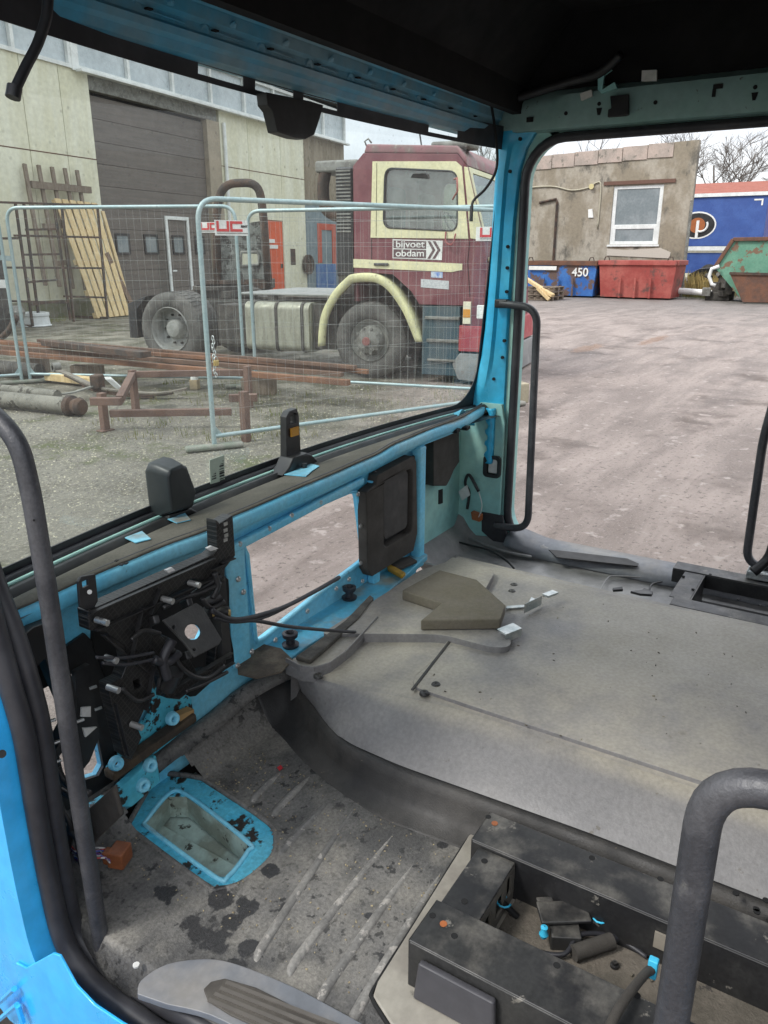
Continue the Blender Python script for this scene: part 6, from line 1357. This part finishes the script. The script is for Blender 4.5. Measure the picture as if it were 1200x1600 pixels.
# --- grey rendered building on the right, running along +Y at X = 31.5
gb = thing('grey_building', 'low stained grey rendered building with one white window and a tiled parapet', 'building', (34, 12, 0))
rend = mat('stained_grey_render', (.25, .215, .16), .9, c2=(.36, .325, .265), ns=1.1, lo=.42, hi=.58, c3=(.12, .11, .09), s3=1.3, t3=.53, w3=.14, stretch=(1, 1, .6), bump=.012, bs=18)
GX, GY0, GY1, GZ = 31.5, 6.45, 19.0, 5.42
MB().plate([(GY0, 0), (GY1, 0), (GY1, 5.0), (GY0, GZ)], [[(7.5, 1.9), (9.36, 1.9), (9.36, 4.0), (7.5, 4.0)]], O=(GX, 0, 0), U=(0, 1, 0), V=(0, 0, 1), T=(.3, 0, 0), th=1).build('wall', rend, gb)
MB().slab([(GX+.301, GY0, 0), (GX+12, GY0+3.4, 0), (GX+12, GY0+3.7, 0), (GX+.301, GY0+.3, 0)], (0, 0, GZ-.02)).build('wall', rend, gb)
MB().slab([(GX+.301, GY0+.35, 4.5), (GX+12, GY0+3.75, 4.5), (GX+12, GY1, 4.5), (GX+.301, GY1, 4.5)], (0, 0, .1)).build('roof', K['roof'], gb)
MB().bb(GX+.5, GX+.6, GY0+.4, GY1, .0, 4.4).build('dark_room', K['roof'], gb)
til = mat('parapet_tile', (.42, .34, .29), .7, c2=(.33, .28, .24), ns=2, c3=(.2, .18, .15), s3=5, t3=.58)
for k in range(11):
    y0 = 7.3+k*.92; MB().bb(GX-.04, GX-.002, y0, y0+.9, 4.90-.034*k, 5.385-.034*k).build('parapet_tile', til, gb, bevel=.01)
fw = MB().plate([(7.5, 1.9), (9.36, 1.9), (9.36, 4.0), (7.5, 4.0)], [[(7.64, 2.62), (9.22, 2.62), (9.22, 3.88), (7.64, 3.88)], [(7.72, 2.02), (9.16, 2.02), (9.16, 2.46), (7.72, 2.46)]], O=(GX+.04, 0, 0), U=(0, 1, 0), V=(0, 0, 1), T=(.07, 0, 0), th=1).build('window', K['white'], gb, bevel=.01)
MB().bb(GX+.07, GX+.08, 7.6, 9.26, 2.0, 3.92).build('pane', K['pane'], fw)
MB().bb(GX-.06, GX+.039, 7.45, 9.42, 1.83, 1.897).build('sill', K['white'], fw)
MB().bb(GX-.05, GX-.002, 7.1, 9.75, 4.04, 4.17).build('lintel', mat('brown_lintel', (.13, .07, .05), .8), gb)
MB().tube(smoothpath([(GX-.03, 13.5, 4.05), (GX-.03, 11.9, 4.1), (GX-.03, 11, 3.92), (GX-.03, 10.3, 4.0), (GX-.03, 10.05, 4.15), (GX-.03, 9.85, 4.0), (GX-.03, 9.85, 2.5)], 5), .03, 6).build('conduit', mat('pale_conduit', (.4, .37, .28), .7), gb, smooth='all')
MB().lathe([(0, .001), (0, .10), (.06, .09), (.12, .05), (.12, .001)], (GX-.12, 10.2, 4.02), (1, 0, 0), 14).build('wall_lamp', mat('yellowed_lamp', (.55, .48, .25), .5), gb, smooth=True)
MB().tube([(GX-.05, 12.3, 3.5), (GX-.05, 11.6, 3.62), (GX-.05, 11.55, 3.5), (GX-.05, 11.55, 1.0)], .05, 6).build('rusty_pipe', K['rustdk'], gb)
MB().cyl((GX-.1, GY0-.02, .4), (GX-.1, GY0-.02, 3.4), .06, 8).build('downpipe', K['steelgrey'], gb, smooth=True)
MB().slab([(GX-.04, 10.05, 2.9), (GX-.04, 10.25, 2.9), (GX-.04, 10.28, 3.2), (GX-.04, 10.12, 3.22)], (.038, 0, 0)).build('render_patch', K['signw'], gb)
MB().slab([(GX-.03, 7.0, 1.4), (GX-.03, 9.4, 1.5), (GX-.03, 9.4, 1.75), (GX-.03, 8.6, 1.7), (GX-.03, 7.4, 1.78), (GX-.03, 7.0, 1.62)], (.028, 0, 0)).build('render_patch', mat('pale_render_patch', (.48, .44, .38), .9), gb)
# --- skips
def skip(name, label, m, y0, y1, x0, x1, h, number=None):
    t = thing('skip', label, 'skip', ((x0+x1)/2, (y0+y1)/2, 0), group='open steel skips in the yard')
    b = MB(); b.slab([(x0, y0, h), (x0+.10, y0+.12, .06), (x0+.10, y1-.12, .06), (x0, y1, h)], (.04, 0, 0)); b.slab([(x1, y0, h), (x1-.10, y0+.12, .06), (x1-.10, y1-.12, .06), (x1, y1, h)], (-.04, 0, 0))
    b.add([(x0+.04, y0, h), (x0+.14, y0+.12, .06), (x1-.14, y0+.12, .06), (x1-.04, y0, h), (x0+.04, y1, h), (x0+.14, y1-.12, .06), (x1-.14, y1-.12, .06), (x1-.04, y1, h)], [(0, 1, 2, 3), (7, 6, 5, 4), (1, 5, 6, 2)])
    b.build('body', m, t)
    r_ = MB(); 
    for a, c in (((x0, y0), (x0, y1)), ((x1, y0), (x1, y1)), ((x0, y0), (x1, y0)), ((x0, y1), (x1, y1))): r_.bar((*a, h-.07), (*c, h-.07), .1, .16)
    r_.build('top_rail', K['rust'] if 'blue' in label else m, t, bevel=.01)
    n = 5
    for k in range(n):
        y = y0+.3+(y1-y0-.6)*k/(n-1)
        if k in (0, 4): continue
        MB().bar((x0-.02, y, .05), (x0-.06, y, h*.55), .07, .06).build('rib', m, t)
    for y in (y0+.25, y1-.25): MB().tube([(x0+.1, y-.1, h), (x0+.1, y-.06, h+.13), (x0+.1, y+.06, h+.13), (x0+.1, y+.1, h)], .02, 6).build('lifting_lug', K['rustdk'], t)
    if number: text('number', number, K['signw'], t, .42, frame((0, -1, 0), (0, 0, 1), Vector((x0-.004, y0+.62, .9))-Vector(t.location)), bold=.006)
    return t
bs = mat('chipped_blue_skip', (.03, .12, .38), .6, c2=(.05, .17, .45), ns=1.5, c3=(.13, .085, .07), s3=1.9, t3=.5, w3=.06)
rs_ = mat('faded_red_skip', (.3, .055, .045), .65, c2=(.38, .1, .08), ns=1.5, c3=(.13, .06, .05), s3=2.3, t3=.55, w3=.12)
skip('skip', 'blue skip with rusty rim and a white number, under the conduit', bs, 9.07, 11.95, 29.3, 30.9, 1.3, '450')
skip('skip', 'red skip standing under the white window', rs_, 6.25, 9.0, 29.3, 30.9, 1.33)
mm = MB().bb(29.25, 29.258, 10.6, 11.7, .98, 1.12).build('torn_label', K['signw'], None); mm.parent = [o for o in C.objects if o.name == 'skip'][0]; mm.location = -Vector(mm.parent.location)
gsk = thing('skip', 'green rust-chipped skip with sloping end, behind the low brown one', 'skip', (29.5, 3, 0), group='open steel skips in the yard')
gm = mat('chipped_green_skip', (.1, .25, .17), .6, c2=(.13, .29, .2), ns=2, c3=(.17, .1, .06), s3=3, t3=.55, w3=.05)
gp = [(p.y, p.z) for p in (at(1117, 418, X=29.4), at(1146, 374, X=29.4), at(1260, 372, X=29.4), at(1300, 440, X=29.4), at(1290, 472, X=29.4), at(1160, 470, X=29.4))]
gp = [(y, max(z, .06)) for y, z in gp]
MB().plate(gp, [], O=(29.4, 0, 0), U=(0, 1, 0), V=(0, 0, 1), T=(.05, 0, 0), th=1).build('side', gm, gsk)
MB().plate(gp, [], O=(31.2, 0, 0), U=(0, 1, 0), V=(0, 0, 1), T=(.05, 0, 0), th=1).build('side', gm, gsk)
e_ = MB()
for i in (5, 0, 3, 4):
    a, b = gp[i], gp[(i+1) % 6]; e_.slab([(29.451, *a), (31.199, *a), (31.199, *b), (29.451, *b)], (0, .02, .03))
e_.build('end_plate', gm, gsk)
r_ = MB()
for i in (0, 1): a, b = gp[i], gp[i+1]; r_.bar((29.39, *a), (29.39, *b), .12, .16, up=(1, 0, 0))
r_.build('top_rail', K['rust'], gsk, bevel=.01)
MB().tube([at(1124, 416, X=29.2), at(1112, 420, X=29.2), at(1108, 432, X=29.2), at(1112, 444, X=29.2), at(1118, 446, X=29.2)], .06, 8).build('lifting_arm', K['signw'], gsk, smooth='all')
bsk = thing('skip', 'low brown rusty skip at the right edge in front of the green one', 'skip', (28.4, 3.4, 0), group='open steel skips in the yard')
bp = [(p.y, max(p.z, .02)) for p in (at(1140, 427, X=28.6), at(1270, 430, X=28.6), at(1270, 474, X=28.6), at(1160, 472, X=28.6))]
MB().plate(bp, [], O=(28.6, 0, 0), U=(0, 1, 0), V=(0, 0, 1), T=(.05, 0, 0), th=1).build('side', K['rust'], bsk)
MB().slab([(28.651, *bp[0]), (29.3, *bp[0]), (29.3, *bp[3]), (28.651, *bp[3])], (0, -.04, 0)).build('end_plate', K['rust'], bsk)
MB().bar((28.6, *bp[0]), (28.6, *bp[1]), .1, .08).build('top_rail', K['rustdk'], bsk)
# pallet stack with a plank at the far left of the blue skip
ps = 'stacked grey pallets beside the blue skip'
for k in range(3):
    t = thing('pallet', ['bottom', 'middle', 'topmost'][k]+' worn grey pallet of the low stack beside the blue skip', 'pallet', (27.3, 10.3, k*.16), group=ps)
    for j in range(5): MB().bb(26.7, 27.9, 9.75+j*.24, 9.89+j*.24, k*.16+.115, k*.16+.14).build('slat', K['oldtimber'], t)
    for x in (26.75, 27.25, 27.75): MB().bb(x, x+.1, 9.75, 10.85, k*.16+.01, k*.16+.113).build('bearer', K['oldtimber'], t)
tag(MB().bar(at(816, 432, X=26.9), at(864, 462, X=26.6), .2, .1).build('plank', K['timber'], None, bevel=.006), 'pale plank sloping down off the grey pallet stack by the blue skip', 'plank')
tag(MB().bar(at(840, 450, X=26.62), at(858, 468, X=26.5), .1, .1).build('timber_offcut', K['timber'], None), 'short pale timber offcut propped against the foot of the sloping plank', 'timber offcut')
tag(MB().cyl((30.6, 6.35, .28), (30.4, 5.0, .22), .11, 14).build('pipe', K['signw'], None, smooth=True), 'white plastic pipe lying in the weeds between the red and green skips', 'pipe')

# --- far right: blue curtain-side trailer, red-roofed house, dark car
tb = thing('blue_trailer', 'blue curtain-sided trailer with a round emblem, beyond the grey building', 'trailer', (49, 8, 0))
bl = mat('blue_curtain', (.035, .08, .27), .5, c2=(.045, .1, .31), ns=1.5)
MB().bb(48, 50.4, 5.95, 16, 1.95, 4.5).build('curtain', bl, tb, bevel=.04)
MB().bb(47.9, 50.5, 5.9, 16, 4.5, 4.68).build('roof_rail', K['white'], tb)
MB().bb(47.95, 50.4, 5.95, 16, 1.72, 1.94).build('side_rail', K['white'], tb)
MB().bb(48.1, 50.2, 6.2, 15, .5, 1.6).build('side_guard', bl, tb, bevel=.03)
for y in (7.2, 8.5): MB().lathe([(0, .001), (0, .3), (-.05, .5), (.25, .5), (.3, .001)], (48.1, y, .5), (1, 0, 0), 20).build('wheel', K['tyre'], tb, smooth=True)
def ell(ry, rz, m, d, nm, par, n=28): return MB().plate([(9.4+ry*math.cos(2*math.pi*k/n), 3.05+rz*math.sin(2*math.pi*k/n)) for k in range(n)], [], O=(48-d, 0, 0), U=(0, 1, 0), V=(0, 0, 1), T=(.004, 0, 0), th=1).build(nm, m, par)
e0 = ell(1.0, .72, K['signw'], .012, 'emblem', tb); ell(.92, .64, K['black'], .02, 'emblem_field', e0); ell(.42, .4, K['orange'], .028, 'emblem_centre', e0)
MB().slab([(47.965, 9.3, 2.35), (47.965, 9.45, 2.35), (47.965, 9.45, 3.3), (47.965, 9.3, 3.3)], (.003, 0, 0)).build('emblem_stroke', K['signw'], e0)
MB().tube([(47.96, 9.2+.35*math.cos(a), 3.05+.33*math.sin(a)) for a in [R(-70-140*k/10) for k in range(11)]], .06, 6).build('emblem_arc', K['signw'], e0)
mk = MB(); mk.bb(47.98, 47.99, 6.2, 6.65, 4.25, 4.33); mk.bb(47.98, 47.99, 6.2, 6.28, 4.0, 4.2499); mk.build('corner_marking', K['signw'], tb)
hs = thing('house', 'low house with a bright orange-red roof behind the blue trailer', 'house', (62, 6, 0))
rf_ = mat('orange_red_roof', (.29, .1, .07), .7, c2=(.25, .085, .06), ns=2, stretch=(1, 1, 8))
MB().bb(58, 66, -14, 15, 0, 2.6).build('wall', creamw, hs)
MB().slab([(57.2, -14.5, 2.5), (62, -14.5, 6.25), (66.8, -14.5, 2.5)], (0, 30, 0)).build('roof', rf_, hs)
MB().bb(60.5, 61.2, 5.3, 6.0, 5.0, 6.9).build('chimney', brc, hs)
MB().bb(57.05, 57.2, -14, 5.4, 2.3, 2.5).build('gutter', K['white'], hs)
car = thing('parked_car', 'dark hatchback half hidden behind the green skip, nose by the dry weeds', 'car', (36, 5.5, 0))
ck = mat('dark_car_paint', (.02, .022, .026), .25, coat=.6); 
CP = [(6.9, .35), (7.0, .75), (6.6, .98), (5.9, 1.05), (5.2, 1.55), (3.6, 1.6), (2.8, 1.1), (2.7, .4)]
MB().slab([(35.2, y, z) for y, z in CP], (1.7, 0, 0)).build('body', ck, car, bevel=.08, seg=3)
MB().slab([(35.19, 5.75, 1.06), (35.19, 5.15, 1.48), (35.19, 3.7, 1.52), (35.19, 3.1, 1.1)], (-.004, 0, 0)).build('side_window', K['pane'], car)
MB().slab([(35.35, 5.93, 1.075), (36.75, 5.93, 1.075), (36.7, 5.27, 1.53), (35.4, 5.27, 1.53)], (0, .02, .02)).build('windscreen', K['pane'], car)
for y in (6.1, 3.6): MB().lathe([(0, .001), (0, .2), (-.03, .31), (.18, .31), (.2, .001)], (35.22, y, .31), (1, 0, 0), 20).build('wheel', K['tyre'], car, smooth=True)
MB().bb(35.4, 35.7, 6.93, 7.02, .62, .76).build('headlight', K['signw'], car, bevel=.02)
MB().bb(36.4, 36.7, 6.93, 7.02, .62, .76).build('headlight', K['signw'], car, bevel=.02)
jk = thing('engine_scrap', 'pile of dark engine scrap against the sloping end of the green skip', 'engine scrap', (30.6, 4.9, 0))
for k in range(12):
    p_ = (random.uniform(29.9, 31), random.uniform(4.5, 5.3), random.uniform(.2, .9)); m_ = MB()
    if k % 2: m_.box(p_, (random.uniform(.2, .5), random.uniform(.2, .45), random.uniform(.15, .4)), random.random())
    else: m_.cyl(p_, (p_[0]+random.uniform(-.3, .3), p_[1]+random.uniform(-.3, .3), p_[2]+random.uniform(-.1, .3)), random.uniform(.06, .14), 10)
    m_.build('engine_piece', K['grime'] if k % 3 else K['steelgrey'], jk, bevel=.015)
MB().bb(29.9, 31, 4.5, 5.3, .0, .3).build('engine_block', K['grime'], jk, bevel=.04)

# --- bare trees
bark = mat('grey_bark', (.13, .115, .1), .9, c2=(.17, .15, .13), ns=3)
def tree(x, y, h, seed, label, spread=.5, depth=5, lean=0):
    rnd = random.Random(seed); t = thing('bare_tree', label, 'tree', (x, y, 0), group='leafless trees beyond the buildings')
    tk = MB(); cw = MB()
    def grow(p, d, L, r, k):
        n = 3; pts = [p]; dd = d.copy()
        for i in range(n):
            dd = (dd+Vector((rnd.uniform(-1, 1), rnd.uniform(-1, 1), rnd.uniform(-.3, .7)))*.13).normalized(); pts.append(pts[-1]+dd*L/n)
        (tk if k == 0 else cw).tube(pts, r, 5 if k < 2 else 3, cap=False, taper=[1-.38*i/n for i in range(n+1)])
        if k >= depth: return
        for j in range(rnd.choice((3, 3, 4)) if k else 4):
            f = rnd.uniform(.45, 1); b = pts[min(int(f*n), n)]; s = spread*rnd.uniform(.6, 1.25)
            nd = (dd+Vector((rnd.uniform(-1, 1), rnd.uniform(-1, 1), rnd.uniform(-.35, .45)))*s*1.5).normalized()
            grow(b, nd, L*rnd.uniform(.6, .82), r*.62, k+1)
    grow(Vector((x, y, 0)), Vector((lean, 0, 1)), h*.30, h*.0085, 0)
    tk.build('trunk', bark, t, smooth='all'); cw.build('crown', bark, t, smooth='all'); return t
tree(80, 14.5, 23, 3, 'tall bare tree rising behind the corner of the grey building', .62, 6)
tree(84, 8, 21, 8, 'spreading bare tree above the blue trailer roof', .65, 6)
tree(95, 3.5, 20, 12, 'smaller bare tree at the right edge above the red roof', .6, 5)
tree(64, 29, 20, 21, 'bare treetop showing over the middle of the tiled parapet', .6, 5)
tree(70, 39, 20, 25, 'bare treetop showing over the left end of the tiled parapet', .6, 5)
tree(74, 25, 20, 31, 'bare treetop just left of the grey building corner', .6, 5)
# evergreen mass seen past the truck front
# --- dry weeds and gravel
def blades(name, spots, m, hgt):
    b = MB()
    for x, y, rr, n in spots:
        for k in range(n):
            a = random.random()*6.28; q = rr*math.sqrt(random.random()); px_, py_ = x+q*math.cos(a), y+q*math.sin(a); h = hgt*random.uniform(.4, 1.1); l = random.uniform(-.35, .35)*h; l2_ = random.uniform(-.35, .35)*h; w_ = h*.035+.002
            b.add([(px_-w_, py_, 0), (px_+w_, py_, 0), (px_+l*.5, py_+l2_*.5, h*.6), (px_+l, py_+l2_, h)], [(0, 1, 2), (0, 2, 3)])
    o = b.build(name, m); o['kind'] = 'stuff'; return o
blades('dry_grass', [(33.0, 6.1, .9, 500), (33.5, 5.6, .8, 400), (32.2, 6.0, .5, 200)], mat('straw_grass', (.4, .28, .1), .9, c2=(.28, .22, .08), ns=3), .9)
sp = []
for k in range(50): 
    u_, v_ = random.uniform(150, 740), random.uniform(560, 690); p_ = at(u_, v_, Z=0); sp.append((p_.x, p_.y, .22, 22))
for k in range(36):
    p_ = wpt(random.uniform(0, 330), 500, random.uniform(0, .8)); sp.append((p_.x, p_.y, .35, 40))
for x, y in ((245, 545), (235, 560), (190, 596), (270, 600)): p_ = at(x, y, Z=0); sp.append((p_.x, p_.y, .15, 40))
blades('weeds', sp, mat('yellow_green_weeds', (.13, .16, .035), .8, c2=(.22, .2, .06), ns=4), .085)
blades('grass', [(30.9+.2*k, 5.6-.2*k, .7, 220) for k in range(5)], mat('short_grass', (.1, .13, .03), .9, c2=(.15, .15, .05), ns=3), .25)
def stones(name, n, gen, s0, s1, m):
    b = MB()
    for k in range(n):
        x, y = gen(); s = random.uniform(s0, s1)*(.6+.1*math.hypot(x, y)); a = random.random()*6.28; c_, s_ = math.cos(a), math.sin(a)
        pts = [(-1, 0, .1), (0, -.7, .1), (1, 0, .1), (0, .7, .1), (random.uniform(-.3, .3), random.uniform(-.3, .3), .6)]
        b.add([(x+s*(p[0]*c_-p[1]*s_), y+s*(p[0]*s_+p[1]*c_), s*p[2]-.001) for p in pts], [(0, 1, 4), (1, 2, 4), (2, 3, 4), (3, 0, 4)])
    o = b.build(name, m); o['kind'] = 'stuff'; return o
def gl():
    while 1:
        u_, v_ = random.uniform(-30, 760), random.triangular(540, 880, 690)
        if u_ < 385 or v_ < 740: p_ = at(u_, v_, Z=0); return p_.x, p_.y
def gd():
    p_ = at(random.uniform(780, 1240), random.triangular(480, 900, 620), Z=0); return p_.x, p_.y
stones('gravel_pale', 4200, gl, .0035, .009, mat('pale_stone', (.34, .315, .24), .85, c2=(.5, .46, .33), ns=20))
stones('gravel_dark', 4200, gl, .006, .016, mat('dark_stone', (.15, .14, .12), .85, c2=(.22, .2, .17), ns=20))
stones('gravel_drive', 3200, gd, .0018, .0055, mat('drive_stone', (.2, .165, .14), .8, c2=(.4, .34, .31), ns=20))
